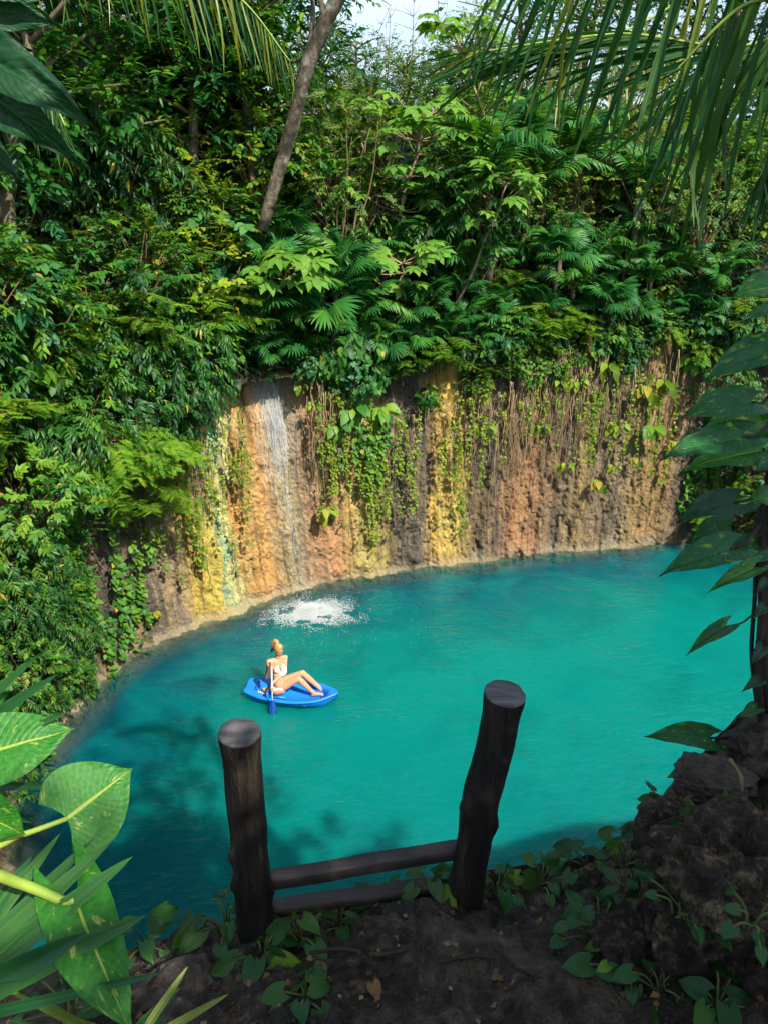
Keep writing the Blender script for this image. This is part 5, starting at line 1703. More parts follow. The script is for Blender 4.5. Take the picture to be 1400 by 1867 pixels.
def post(base, top, r, seed, bends):
    g = np.random.default_rng(seed)
    K, n = 44, 36
    f = np.linspace(0, 1, K)
    ax = base + (top - base) * f[:, None]
    for fb, amp, wd in bends:
        ax = ax + np.array([1, 0, 0]) * (amp * np.exp(-((f - fb) / wd) ** 2))[:, None]
    ax = np.vstack([ax[:1] - [[0, 0, .25]], ax])
    mb = MB()
    mb.tube(ax, r, n, cap=False)
    v = mb.v[0]
    c = np.repeat(ax, n, axis=0)
    o = v - c
    th = np.arctan2(o[:, 1], o[:, 0])
    hh = v[:, 2]
    fr = np.concatenate([[0], f])
    rad = 1 + .07 * fbm(np.cos(th) * 1.3 + seed, np.sin(th) * 1.3, hh * 3.5, seed, 3) + .035 * fbm(np.cos(th) * 5, np.sin(th) * 5 + seed, hh * 9, seed + 3, 3) - .05 * np.repeat(sstep(.1, .6, fr), n) + .10 * np.repeat(sstep(.25, 0, fr), n) + .09 * np.repeat(np.exp(-((fr - .99) / .05) ** 2), n)
    knots = [(g.uniform(-np.pi, np.pi), g.uniform(.2, .9)) for _ in range(5)]
    for ka, kf in knots:
        da = np.angle(np.exp(1j * (th - ka)))
        rad = rad + .26 * np.exp(-(da / .26) ** 2 - ((hh - base[2] - kf * (top[2] - base[2])) / .035) ** 2)
    mb.v[0] = c + o * rad[:, None]
    pst = link('post', mb.mesh('post', M['post'], origin=rail_base), railing)
    ringv = mb.v[0][-n:]
    ringv_c = ringv.mean(0)
    m2 = MB()
    rows = [ringv_c + (ringv - ringv_c) * s + [0, 0, z] for s, z in ((1.0, .0), (.975, .006), (.6, .007), (.3, .006))]
    V = np.vstack(rows + [[ringv_c + [0, 0, .005]]])
    fs = []
    for a in range(3):
        jj = np.arange(n)
        fs.append(np.stack([a * n + jj, a * n + (jj + 1) % n, (a + 1) * n + (jj + 1) % n, (a + 1) * n + jj], -1))
    fs.append(np.stack([3 * n + np.arange(n), 3 * n + (np.arange(n) + 1) % n, np.full(n, 4 * n)], -1))
    m2.add(V, fs)
    link('cut_end', m2.mesh('cut_end', M['cut'], smooth=False, origin=rail_base), pst)
    return ax
axL = post(PB[0], PT[0], .054, 3, [(.55, .004, .2)])
axR = post(PB[1], PT[1], .057, 8, [(.55, -.008, .16), (.8, .004, .1)])
def beam(a, b, th, hh, seed):
    n = 40
    f = np.linspace(0, 1, n)
    d = unit(b - a)
    side = unit(np.cross(d, UPV))
    up = np.cross(side, d)
    cs = [(-1, -.93), (-.93, -1), (.93, -1), (1, -.93), (1, .92), (.92, 1), (-.92, 1), (-1, .92)]
    V = []
    for q in range(n):
        c = a + (b - a) * f[q] + up * .004 * float(vnoise(f[q] * 4, seed))
        for i, (y, z) in enumerate(cs):
            wob = 1 + .025 * float(fbm(f[q] * 9, i * 1.7, seed, seed, 3))
            V.append(c + side * y * th / 2 * wob + up * z * hh / 2 * wob)
    i, j = np.meshgrid(np.arange(n - 1), np.arange(8), indexing='ij')
    mb = MB()
    mb.add(V, [np.stack([i * 8 + j, i * 8 + (j + 1) % 8, (i + 1) * 8 + (j + 1) % 8, (i + 1) * 8 + j], -1).reshape(-1, 4), [tuple(range(7, -1, -1))], [tuple(range((n - 1) * 8, n * 8))]])
    return mb.mesh('rail', M['rail'], smooth=False, origin=rail_base)
k = NT('rail_wood')
oc = k.n('ShaderNodeTexCoord').outputs['Object']
w1 = k.noise(oc, 22, 6, .65, mscale=(.12, 1, 1))
w2 = k.noise(oc, 9, 4, .6)
col = k.ramp(k.math('ADD', k.math('MULTIPLY', w1, .5), k.math('MULTIPLY', w2, .5)), [(.36, (.012, .009, .008)), (.55, (.048, .035, .028)), (.7, (.12, .09, .07))])
M['rail'] = k.done(k.principled(col, .6, k.bump(w1, .7, .008), spec=.4))
for (uv0, uv1, th, hh, sd) in [((492, 1605), (842, 1548), .046, .042, 1), ((498, 1655), (822, 1611), .046, .034, 2)]:
    link('rail', beam(PY(uv0[0], uv0[1], PB[0][1] + .045), PY(uv1[0], uv1[1], PB[1][1] + .045), th, hh, sd), railing)

# ------------------------------------------------------------------ rocks of the ledge
def rock_mat(name, stops, wetr=.8):
    k = NT(name)
    oc = k.n('ShaderNodeTexCoord').outputs['Object']
    n1 = k.noise(oc, 9, 8, .75)
    n2 = k.noise(oc, 45, 7, .78)
    vo = k.n('ShaderNodeTexVoronoi')
    vo.inputs['Scale'].default_value = 26
    k.set(vo, 'Vector', oc)
    col = k.ramp(k.math('ADD', k.math('MULTIPLY', n1, .5), k.math('MULTIPLY', n2, .5)), stops)
    col = k.mix(k.ramp(vo.outputs['Distance'], [(.12, .75), (.42, 0.0)]), col, (.012, .009, .006))
    h = k.math('ADD', k.math('MULTIPLY', vo.outputs['Distance'], .8), n2)
    return k.done(k.principled(col, wetr, k.bump(h, 1.0, .022), spec=.35))
M['rock_ochre'] = rock_mat('pitted_rock', [(.42, (.005, .0035, .0025)), (.51, (.040, .027, .013)), (.58, (.18, .12, .058)), (.67, (.48, .34, .18))])  # ochre rock, with warm sun patches put into the bright stops
M['rock_grey'] = rock_mat('grey_brown_rock', [(.36, (.025, .019, .014)), (.5, (.075, .056, .04)), (.65, (.18, .14, .10))])
M['rock_pale'] = rock_mat('pale_tan_rock', [(.36, (.20, .11, .055)), (.5, (.36, .21, .11)), (.65, (.45, .30, .18))])
def rock(label, c, ax, mat, seed, rot=0.0, rough=.30, sharp=1.0):
    n, m = 100, 64
    th, ph = np.meshgrid(np.linspace(0, 2 * np.pi, n, endpoint=False), np.linspace(.001, np.pi - .001, m), indexing='ij')
    d = np.stack([np.cos(th) * np.sin(ph), np.sin(th) * np.sin(ph), np.cos(ph)], -1).reshape(-1, 3)
    e = np.sign(d) * np.abs(d) ** .8
    r = 1 + rough * fbm(d[:, 0] * 1.5 + seed, d[:, 1] * 1.5, d[:, 2] * 1.5, seed, 4) - rough * .6 * np.abs(fbm(d[:, 0] * 3 + seed, d[:, 1] * 3, d[:, 2] * 3, seed + 7, 4)) + .07 * fbm(d[:, 0] * 8, d[:, 1] * 8, d[:, 2] * 8 + seed, seed + 9, 4) - .05 * np.abs(fbm(d[:, 0] * 19, d[:, 1] * 19, d[:, 2] * 19, seed + 5, 2))
    v = e * r[:, None] * np.asarray(ax)
    cr, sr = math.cos(rot), math.sin(rot)
    v = v @ np.array([[cr, sr, 0], [-sr, cr, 0], [0, 0, 1]])
    i, j = np.meshgrid(np.arange(n), np.arange(m - 1), indexing='ij')
    mb = MB()
    mb.add(v, [np.stack([i * m + j, i * m + j + 1, ((i + 1) % n) * m + j + 1, ((i + 1) % n) * m + j], -1).reshape(-1, 4)])
    o = link('rock', mb.mesh('rock', M[mat]), None, c)
    return tag(o, label, 'rock', 'rocks of the ledge')
rock('large pitted ochre boulder at the right edge of the ledge', P(1345, 1610, 1.95) + [.03, .05, -.10], (.24, .20, .20), 'rock_ochre', 3, .4)
rock('flat brown slab lying on top of the rock pile', P(1300, 1425, 2.35), (.13, .10, .05), 'rock_grey', 5, -.3, .16)
rock('pitted rock in the middle of the pile, left of the slab', P(1225, 1500, 2.25) + [.04, 0, -.04], (.14, .12, .09), 'rock_ochre', 8, .9)
#rock('smooth pale tan stone set into the large boulder', P(1343, 1618, 1.74), (.05, .035, .035), 'rock_pale', 11, .2, .12)
rock('low rough rock beside the leaves right of the posts', P(1090, 1625, 2.4) + [0, 0, -.03], (.10, .09, .055), 'rock_ochre', 14, .3)
rock('dark rock under the overhang at the lower right', P(1180, 1700, 2.05) + [.02, .02, -.12], (.15, .13, .11), 'rock_ochre', 17, .1)
rock('wet grey rock at the bottom edge of the path', P(1010, 1830, 2.05) + [0, 0, -.03], (.13, .08, .035), 'rock_grey', 20, .2, .15)
rock('small rough rock in the soil between the posts', P(640, 1775, 2.12) + [0, 0, -.02], (.08, .06, .03), 'rock_ochre', 23, .5)
rock('pale rock fragment in the wet soil below the right post', P(745, 1750, 2.2) + [0, 0, -.012], (.035, .028, .015), 'rock_pale', 26, .5)
rock('small pale rock fragment beside the other fragment', P(715, 1745, 2.2) + [0, 0, -.012], (.022, .02, .014), 'rock_pale', 27, 1.5)
rock('rough soil-covered rock at the left of the ledge', P(330, 1800, 2.1) + [0, 0, -.06], (.16, .10, .07), 'rock_grey', 29, .3)
rock('rock at the lower right corner of the ledge', P(1400, 1760, 1.85) + [.06, 0, -.05], (.14, .12, .10), 'rock_ochre', 33, 1.0)
rock('rock under the hanging vine at the right edge', P(1400, 1370, 2.5) + [.05, 0, -.05], (.18, .15, .13), 'rock_grey', 36, .6)
M['dark_bark'] = bark_mat('dark_root_bark', (.02, .014, .010), (.06, .042, .028), 20)
# twigs and roots on the soil
for j, pts in enumerate([[(1300, 1530), (1345, 1480), (1350, 1420), (1330, 1385)], [(560, 1740), (620, 1730), (690, 1765), (740, 1745)], [(900, 1720), (940, 1780), (960, 1850)], [(1200, 1500), (1290, 1480), (1395, 1500)], [(800, 1790), (860, 1760), (900, 1770)]]):
    dps = [2.2, 2.2, 2.15, 2.1, 2.15]
    W = [P(u, v, dps[j]) for u, v in pts]
    W = [np.array([w[0], w[1], max(w[2], float(ground_z(w[0], w[1])) + .01) if j else w[2]]) for w in W]
    mb = MB()
    mb.tube(curve(W, 24), (.006 + .001 * np.sin(np.arange(24) * .9)) * (1 if j != 3 else .45), 7)
    o = link('root', mb.mesh('root', M['twig' if j == 0 else 'dark_bark'], origin=W[0]), None, W[0])
    tag(o, ['pale curved root over the slab of the rock pile', 'thin root crossing the wet soil between the posts', 'root running down the path to the bottom edge', 'thin green-brown stalk lying across the rock pile', 'short root below the right post'][j], 'root', 'roots on the ledge')

# ---- litter of leaf scraps and crumbs of stone on the soil
g = np.random.default_rng(404)
n = 1100
lx, ly = g.uniform(-1.2, 1.6, n), g.uniform(.75, 2.1, n)
ok_ = np.array([math.hypot(a_ - CEN[0], b_ - CEN[1]) > at_angle(math.atan2(b_ - CEN[1], a_ - CEN[0]))[0] + .03 for a_, b_ in zip(lx, ly)])
lx, ly = lx[ok_], ly[ok_]
n = len(lx)
lz = ground_z(lx, ly) + .004
mb = MB()
h_ = n * 2 // 3
mb.scatter(SMALL_ROUND, frames(rdir(g, h_) * [1, 1, .25], UPV + .5 * rdir(g, h_)), np.stack([lx[:h_], ly[:h_], lz[:h_] + .003], -1), .022 * g.uniform(.25, 1.2, h_), g.random(h_))
tag(link('leaf_litter', mb.mesh('leaf_litter', M['dry'])), 'brown scraps of leaf strewn on the ledge', 'litter', kind='stuff')
mb = MB()
s_ = .010 * g.uniform(.3, 1.5, n - h_)
mb.scatter(OCT, frames(rdir(g, n - h_), UPV + .3), np.stack([lx[h_:], ly[h_:], lz[h_:]], -1), np.stack([s_ * 1.3, s_, s_ * .8], -1), g.random(n - h_))
tag(link('gravel', mb.mesh('gravel', M['rock_grey'], smooth=False)), 'small crumbs of stone on the ledge soil', 'gravel', kind='stuff')

# ------------------------------------------------------------------ ground-cover leaves on the ledge
GL = [big_leaf('ground_leaf', M['ivy'], 1.0, .40, .22 + .08 * i, .10, .03, i, nx=8, ny=3, tint=.3 + .2 * i) for i in range(3)]
GLY = [big_leaf('ground_leaf', M['lime'], 1.0, .40, .25, .10, .03, 5, nx=8, ny=3, tint=.35)]
def ground_plant(label, u, v, d, n, size, spread, seed, h=.10, lean=(0, -.3, 0), pale=0.0, foot=None):
    g = np.random.default_rng(2000 + seed)
    foot = P(u, v, d) if foot is None else foot
    gz = float(ground_z(foot[0], foot[1]))
    foot = np.array([foot[0], foot[1], gz if abs(gz - foot[2]) < .25 else foot[2]])
    t = thing('ground_pothos', label, 'plant', foot, group='leafy ground plants on the ledge')
    for i in range(n):
        az = i * 2.4 + g.uniform(-.6, .6)
        r = spread * math.sqrt((i + .5) / n)
        base = np.array([math.cos(az) * r, math.sin(az) * r * .8, h * g.uniform(.4, 1.2) * (1 - .4 * r / spread)])
        d_ = np.array([math.cos(az), math.sin(az), g.uniform(-.5, .15)]) + np.array(lean) * g.uniform(.3, 1.2)
        lf = link('leaf', GLY[0] if g.random() < pale else GL[int(g.integers(3))], t)
        set_matrix(lf, frames(d_[None], np.array([0, -.45, 1.]) + .3 * g.normal(size=3))[0], base, size * .82 * g.uniform(.55, 1.2))
        mb = MB()
        mb.tube(curve([[g.normal() * .01, g.normal() * .01, -.02], base * [.5, .5, .75], base], 6), .0035, 4)
        link('petiole', mb.mesh('petiole', M['stem']), t)
    return t
GP = [('dark leafy plant at the left foot of the left post', 415, 1700, 2.35, 14, .085, .13, .14), ('leafy plant in front of the left post base', 480, 1760, 2.22, 9, .09, .09, .08), ('small upright seedling left of the left post', 355, 1705, 2.3, 4, .07, .03, .10),
      ('leafy plant tucked against the right of the left post', 545, 1710, 2.3, 11, .08, .10, .09), ('leafy plant below the lower rail', 620, 1690, 2.38, 12, .075, .11, .08), ('leafy plant at the soil edge left of the right post', 700, 1668, 2.42, 9, .07, .10, .07), ('dark leaves against the foot of the right post', 780, 1655, 2.45, 7, .075, .07, .09),
      ('leafy plant just right of the right post', 905, 1650, 2.48, 11, .085, .11, .10), ('spreading plant along the soil edge right of the posts', 985, 1625, 2.5, 9, .08, .11, .08), ('trailing plant on the rough rock edge', 1075, 1585, 2.5, 10, .085, .11, .09), ('leafy plant creeping up the rock pile', 1150, 1530, 2.4, 10, .08, .11, .09),
      ('leaves at the water side of the rock pile', 1195, 1450, 2.5, 9, .085, .11, .10), ('large glossy leaves in the dark hollow of the rocks', 1095, 1690, 2.2, 13, .085, .13, .10), ('leafy plant low in the dark hollow', 1150, 1760, 2.05, 10, .08, .12, .09),
      ('leafy tuft at the bottom edge of the path', 560, 1862, 2.08, 8, .075, .08, .05), ('leaves in the lower right corner', 1310, 1830, 1.85, 9, .085, .09, .09), ('leaves under the hanging vine on the rock pile', 1340, 1350, 2.55, 10, .09, .13, .10),
      ('leaves at the far left corner of the ledge', 265, 1720, 2.35, 8, .085, .10, .10), ('creeping plant at the bottom left corner', 130, 1830, 2.0, 12, .07, .16, .06), ('dark leaves beside the boulder', 1240, 1600, 2.15, 8, .075, .10, .08), ('leafy plant on the right of the boulder pile', 1390, 1480, 2.2, 8, .08, .10, .08),
      ('creeper in the gap left of the boulder', 1185, 1570, 2.2, 10, .07, .12, .07), ('creeper over the top of the boulder', 1285, 1505, 2.12, 9, .065, .12, .05), ('creeper hanging on the front of the boulder', 1245, 1660, 1.93, 11, .065, .12, .05), ('creeper below the low rough rock', 1130, 1650, 2.2, 10, .07, .12, .07),
      ('creeper at the foot of the boulder', 1215, 1760, 1.95, 12, .07, .14, .06), ('creeper left of the flat slab', 1225, 1410, 2.5, 9, .07, .12, .08), ('creeper right of the flat slab', 1375, 1425, 2.3, 9, .07, .12, .07), ('creeper on the right face of the boulder', 1375, 1680, 1.72, 8, .06, .10, .04)]
for j, (lab, u, v, d, n, s, sp_, h) in enumerate(GP):
    ground_plant(lab, u, v, d, n, s, sp_, j, h, pale=.15 if j in (1, 3, 16) else .04)
# loose fallen leaves
for j, (u, v, d, s, m_) in enumerate([(495, 1755, 2.18, .09, 'lime'), (1235, 1790, 2.0, .06, 'dry'), (905, 1790, 2.12, .05, 'dry'), (680, 1800, 2.1, .05, 'dry'), (1385, 1560, 1.98, .09, 'dry'), (590, 1790, 2.12, .04, 'dry')]):
    q = P(u, v, d)
    q[2] = max(q[2], float(ground_z(q[0], q[1])) + .02)
    o = link('fallen_leaf', big_leaf('fallen_leaf', M[m_], s, .40, .15, .08, .03, j, nx=8, ny=3, tint=.3), None, q, (.2, -.1, j * 1.7))
    tag(o, ['yellowed heart leaf on the soil below the left post', 'brown fallen leaf at the edge of the dark hollow', 'brown fallen leaf on the path below the right post', 'small brown leaf in the middle of the path', 'withered leaf on top of the boulder', 'tiny brown leaf near the small rough rock'][j], 'leaf', 'fallen leaves on the ledge')

# ------------------------------------------------------------------ large variegated leaves
def variegated(name, g0, g1, var, amount=.5, rib=(.34, .42, .06), rough=.42, trans=.32, vs=(3.0, 9.0)):
    k = NT(name)
    uv = k.n('ShaderNodeUVMap').outputs[0]
    sx = k.n('ShaderNodeSeparateXYZ')
    k.set(sx, 0, uv)
    U, Vv = sx.outputs[0], k.math('MULTIPLY', k.math('SUBTRACT', sx.outputs[1], .5), 2.0)
    av = k.math('ABSOLUTE', Vv)
    vc = k.math('SUBTRACT', U, k.math('MULTIPLY', av, .33))
    sgn = k.math('SIGN', Vv)
    oi = k.n('ShaderNodeObjectInfo').outputs['Random']
    cb = k.n('ShaderNodeCombineXYZ')
    k.set(cb, 0, k.math('MULTIPLY', vc, vs[1]))
    k.set(cb, 1, k.math('MULTIPLY', av, vs[0]))
    k.set(cb, 2, k.math('ADD', k.math('MULTIPLY', sgn, 7.3), k.math('MULTIPLY', oi, 51)))
    n = k.noise(cb.outputs[0], 1.0, 5, .6)
    mott = k.noise(k.n('ShaderNodeTexCoord').outputs['Object'], 18, 5, .6)
    col = k.mix(k.ramp(mott, [(.35, 0.0), (.65, 1.0)]), g0, g1)
    veins = k.math('ABSOLUTE', k.math('SINE', k.math('MULTIPLY', vc, 42)))
    col = k.mix(k.ramp(veins, [(.0, .28), (.16, 0.0)]), col, (g1[0] * 1.5, g1[1] * 1.3, g1[2]))
    col = k.mix(k.ramp(n, [(.62 - .22 * amount, 0.0), (.70 - .22 * amount, .9)]), col, var)
    n2 = k.noise(k.n('ShaderNodeTexCoord').outputs['Object'], 120, 2, .5)
    col = k.mix(k.ramp(n2, [(.68, 0.0), (.76, .6)]), col, (var[0], var[1], var[2]))
    ribf = k.ramp(k.math('DIVIDE', av, k.math('ADD', .02, k.math('MULTIPLY', k.math('SUBTRACT', 1.0, U), .035))), [(.7, 1.0), (1.0, 0.0)])
    col = k.mix(ribf, col, rib)
    b = k.principled(col, rough, k.bump(k.math('ADD', k.math('MULTIPLY', veins, .4), mott), .25, .01), spec=.3)
    tr = k.n('ShaderNodeBsdfTranslucent')
    k.set(tr, 'Color', k.mix(1.0, col, (1.4, 1.3, .5), 'MULTIPLY'))
    return k.done(k.mixs(trans, b, tr.outputs[0]))
M['pothos'] = variegated('pothos_leaf', (.019, .145, .016), (.042, .215, .018), (.42, .44, .10), .10)
M['pothos_shaded'] = variegated('shaded_pothos_leaf', (.008, .085, .022), (.016, .12, .026), (.22, .34, .03), .15, rib=(.03, .14, .03))  # same leaf as in shadow, the shade put into its greens
M['philo'] = variegated('dark_climber_leaf', (.006, .045, .014), (.010, .065, .018), (.03, .10, .02), .1, rib=(.02, .09, .02))
M['petiole'] = bark_mat('yellow_green_petiole', (.16, .26, .03), (.30, .38, .06), 10, .45, bump=.1)
M['dark_stem'] = bark_mat('dark_stem', (.012, .010, .008), (.045, .036, .026), 14)

def placed_leaf(t, org, base, tip, halfw, mat, seed, facing=(0, -.75, .9), curl=.18, fold=.10, petiole=None, pr=.006, tipcurl=0., roll=0., heart=.16, wave=.02, pm='petiole'):
    base, tip = np.asarray(base), np.asarray(tip)
    L = float(np.linalg.norm(tip - base))
    me = big_leaf('leaf', M[mat], 1.0, halfw / L, curl, fold, wave, seed, heart, 24, 8, tipcurl=tipcurl, roll=roll)
    R3 = frames((tip - base)[None], np.asarray(facing, float))[0]
    # the blade curls down: lift its axis so that the tip still lands on its place
    d = unit(tip - base) + R3[:, 2] * (curl + tipcurl) * .98
    R3 = frames(d[None], np.asarray(facing, float))[0]
    s = L / math.sqrt(1 + (curl + tipcurl) ** 2)
    lf = link('leaf', me, t)
    set_matrix(lf, R3, base - org, s)
    if petiole is not None:
        mb = MB()
        line = curve([np.asarray(p) for p in petiole] + [base], 16)
        mb.tube(line, np.linspace(pr * 1.3, pr * .8, 16), 8)
        link('petiole', mb.mesh('petiole', M[pm], origin=org), t)
    return lf

# ---- climbing pothos on the left, its stem just outside the picture
stem_foot = np.array([-1.12, 1.02, float(ground_z(-1.12, 1.02)) - .05])
lp_ = thing('climbing_pothos', 'climbing pothos with large variegated leaves at the left edge', 'plant', stem_foot)
sl = curve([stem_foot, stem_foot + [.02, .03, .4], stem_foot + [.06, .06, .8], stem_foot + [.05, .10, 1.15], stem_foot + [.09, .12, 1.5]], 24)
mb = MB()
mb.tube(sl, .014, 8)
link('stem', mb.mesh('stem', M['stem'], origin=stem_foot), lp_)
placed_leaf(lp_, stem_foot, P(-40, 1378, 1.42), P(138, 1328, 1.48), .072, 'pothos', 1, (-.05, -.65, .9), .06, .06, [sl[18], P(-110, 1400, 1.38)], .006, wave=.012)
placed_leaf(lp_, stem_foot, P(122, 1493, 1.42), P(243, 1400, 1.50), .089, 'pothos', 2, (.1, -.95, .8), .05, .05, [sl[14], P(-60, 1545, 1.32), P(40, 1522, 1.38)], .006, wave=.012, heart=.11)
placed_leaf(lp_, stem_foot, P(137, 1640, 1.30), P(243, 1888, 1.18), .062, 'pothos', 3, (.25, -.9, .65), .10, .12, [sl[10], P(-60, 1590, 1.25), P(40, 1612, 1.28), P(115, 1642, 1.30)], .009, heart=.24, wave=.012)
placed_leaf(lp_, stem_foot, P(-50, 1475, 1.28), P(48, 1522, 1.34), .045, 'pothos', 4, (0, -.8, .7), .10, .10, [sl[13], P(-80, 1470, 1.25)], .005)
placed_leaf(lp_, stem_foot, P(-90, 1300, 1.45), P(20, 1262, 1.55), .05, 'pothos', 6, (0, -.6, .9), .10, .10, [sl[20], P(-120, 1320, 1.4)], .005)

# ---- fan palm leaves at the left: each blade a part
M['strap'] = leaf_mat('strap_leaf', (.010, .06, .022), (.024, .115, .030), (.075, .19, .035), .25, .40, 0, .35)
M['strap_y'] = leaf_mat('yellowing_strap_leaf', (.09, .15, .02), (.17, .24, .03), (.30, .33, .06), .3, .42, 0)
def blade_mesh(w, droop, fold, seed):
    mb = MB()
    n = 22
    f = np.linspace(0, 1, n)
    g = np.random.default_rng(seed)
    V, uvs = [], []
    for q in f:
        ww = w * (.45 + .55 * min(1, q * 3.5)) * (1 - q ** 3) ** .75 + .0008
        z = -droop * q ** 2
        for y in (-1, -.66, -.33, 0, .33, .66, 1):
            rz = fold * ww * (abs(y) - .5) + .10 * ww * math.cos(y * 9.4)
            V.append((q, ww * y, z + rz))
            uvs.append((q, y * .5 + .5))
    i, j = np.meshgrid(np.arange(n - 1), np.arange(6), indexing='ij')
    mb.add(V, [np.stack([i * 7 + j, (i + 1) * 7 + j, (i + 1) * 7 + j + 1, i * 7 + j + 1], -1).reshape(-1, 4)], g.uniform(.2, .8), uvs)
    return mb
def blade(t, org, base, tip, w, mat, seed, facing=(0, -.6, .9), droop=.06, fold=.5):
    L = float(np.linalg.norm(tip - base))
    R3 = frames((tip - base)[None], np.asarray(facing, float))[0]
    d = unit(tip - base) + R3[:, 2] * droop
    R3 = frames(d[None], np.asarray(facing, float))[0]
    o = link('blade', blade_mesh(w / L, droop, fold, seed).mesh('blade', M[mat]), t)
    set_matrix(o, R3, base - org, L / math.sqrt(1 + droop * droop))
    return o
hub = P(-170, 1880, 1.28)
fp1 = thing('fan_palm', 'big fan palm leaf with long folded blades at the lower left', 'palm', hub)
for j, (tp, w) in enumerate([((172, 1528), .017), ((207, 1530), .019), ((242, 1562), .022), ((268, 1668), .021), ((160, 1700), .026), ((60, 1560), .018), ((110, 1520), .016), ((40, 1790), .022), ((300, 1772), .010)]):
    d = [1.36, 1.32, 1.30, 1.24, 1.20, 1.38, 1.40, 1.12, 1.2][j]
    blade(fp1, hub, hub + (P(*tp, d) - hub) * .06, P(*tp, d), w, 'strap', 40 + j, (-.3 + .1 * j, -.7, .7), .04, .7)
mb = MB()
mb.tube(curve([hub + [-.15, -.05, -.45], hub + [-.06, -.02, -.2], hub], 10), .012, 8)
link('petiole', mb.mesh('petiole', M['stem'], origin=hub), fp1)
hub2 = P(-190, 1430, 1.6)
fp2 = thing('fan_palm', 'fan palm leaf with slim dark blades above the variegated leaves', 'palm', hub2)
for j, (tp, w) in enumerate([((106, 1229), .017), ((76, 1190), .013), ((126, 1298), .013), ((128, 1434), .011), ((20, 1170), .012), ((60, 1500), .012)]):
    blade(fp2, hub2, hub2 + (P(*tp, 1.45) - hub2) * .06, P(*tp, 1.45), w, 'strap', 60 + j, (-.2, -.8, .6), .03, .7)
mb = MB()
mb.tube(curve([hub2 + [-.2, -.2, -.75], hub2 + [-.08, -.1, -.4], hub2], 10), .011, 8)
link('petiole', mb.mesh('petiole', M['stem'], origin=hub2), fp2)
gb = P(250, 1905, 1.75)
gr_ = thing('strap_leaf_plant', 'tuft of yellowing strap leaves at the bottom left', 'plant', gb)
for j, (bs, tp, w, dr) in enumerate([((250, 1900), (343, 1762), .010, .05), ((235, 1890), (330, 1800), .012, -.10), ((262, 1900), (418, 1812), .010, .08), ((240, 1895), (200, 1780), .009, .06), ((255, 1900), (300, 1850), .009, .3), ((230, 1900), (60, 1815), .008, .1), ((225, 1905), (-10, 1790), .008, .08), ((228, 1905), (20, 1860), .009, .08)]):
    blade(gr_, gb, P(bs[0], bs[1], 1.75), P(tp[0], tp[1], 1.85 if j < 5 else 1.6), w, 'strap_y' if j in (0, 2, 5, 6) else 'strap', 80 + j, (0, -.7, .8), dr, .8)

# ---- pothos climbing a woody stem at the right edge
col_foot = P(1392, 1330, 2.62)
rp_ = thing('climbing_pothos', 'dark climbing pothos with big drooping leaves at the right edge', 'plant', col_foot)
g = np.random.default_rng(31)
stem_x = [(1396, 1340), (1388, 1200), (1396, 1090), (1390, 980), (1412, 850), (1420, 700), (1440, 560), (1470, 300), (1480, 0), (1510, -260)]
for j in range(9):
    offp = g.normal(size=2) * 9
    mb = MB()
    line = curve([P(u + offp[0] * (1 + .4 * math.sin(q * 1.7 + j)), v, 2.62 + .03 * math.cos(q + j)) for q, (u, v) in enumerate(stem_x[:10 if j < 4 else 4])], 48)
    mb.tube(line, g.uniform(.006, .013), 6)
    link('stem', mb.mesh('stem', M['dark_stem'], origin=col_foot), rp_)
    if j == 0: main = line
RL = [((1432, 632), (1282, 692), .085, 'pothos_shaded', 2.45), ((1372, 733), (1243, 760), .070, 'pothos_shaded', 2.35), ((1410, 765), (1256, 803), .075, 'pothos', 2.60), ((1352, 797), (1203, 838), .066, 'pothos_shaded', 2.25), ((1392, 818), (1240, 862), .075, 'pothos', 2.52),
      ((1340, 915), (1233, 951), .060, 'philo', 2.35), ((1438, 925), (1364, 905), .085, 'pothos', 2.55), ((1334, 968), (1250, 1008), .075, 'pothos_shaded', 2.45), ((1332, 1000), (1200, 1051), .058, 'pothos_shaded', 2.25), ((1395, 995), (1310, 1025), .065, 'pothos_shaded', 2.55),
      ((1376, 1033), (1286, 1083), .034, 'pothos', 2.40), ((1322, 1142), (1250, 1194), .030, 'pothos_shaded', 2.35), ((1292, 1346), (1175, 1342), .050, 'pothos_shaded', 2.50), ((1440, 520), (1330, 545), .08, 'pothos', 2.6), ((1440, 560), (1345, 590), .04, 'pothos_shaded', 2.5), ((1440, 840), (1372, 862), .06, 'pothos_shaded', 2.5),
      ((1390, 1180), (1365, 1215), .022, 'philo', 2.5), ((1400, 1060), (1375, 1085), .024, 'philo', 2.5), ((1385, 1240), (1350, 1262), .022, 'philo', 2.5), ((1395, 1105), (1370, 1130), .022, 'philo', 2.5), ((1380, 1290), (1345, 1312), .026, 'pothos_shaded', 2.5)]
for j, (b, tpx, hw, mt, d) in enumerate(RL):
    bw, tw = P(*b, d + .05), P(*tpx, d - .06)
    node = main[int(np.argmin(np.abs(main[:, 2] - (bw[2] - .03))))]
    mid = (bw + node) / 2 + np.array([0, 0, -.03])
    placed_leaf(rp_, col_foot, bw, tw, hw, mt, 10 + j, (-.15 + .1 * math.sin(j * 2.1), -.55, .95), .10 if hw > .04 else .2, .08, [node, mid], .0055 if hw > .04 else .003, pm='dark_stem', tipcurl=.06, wave=.015, heart=.2)

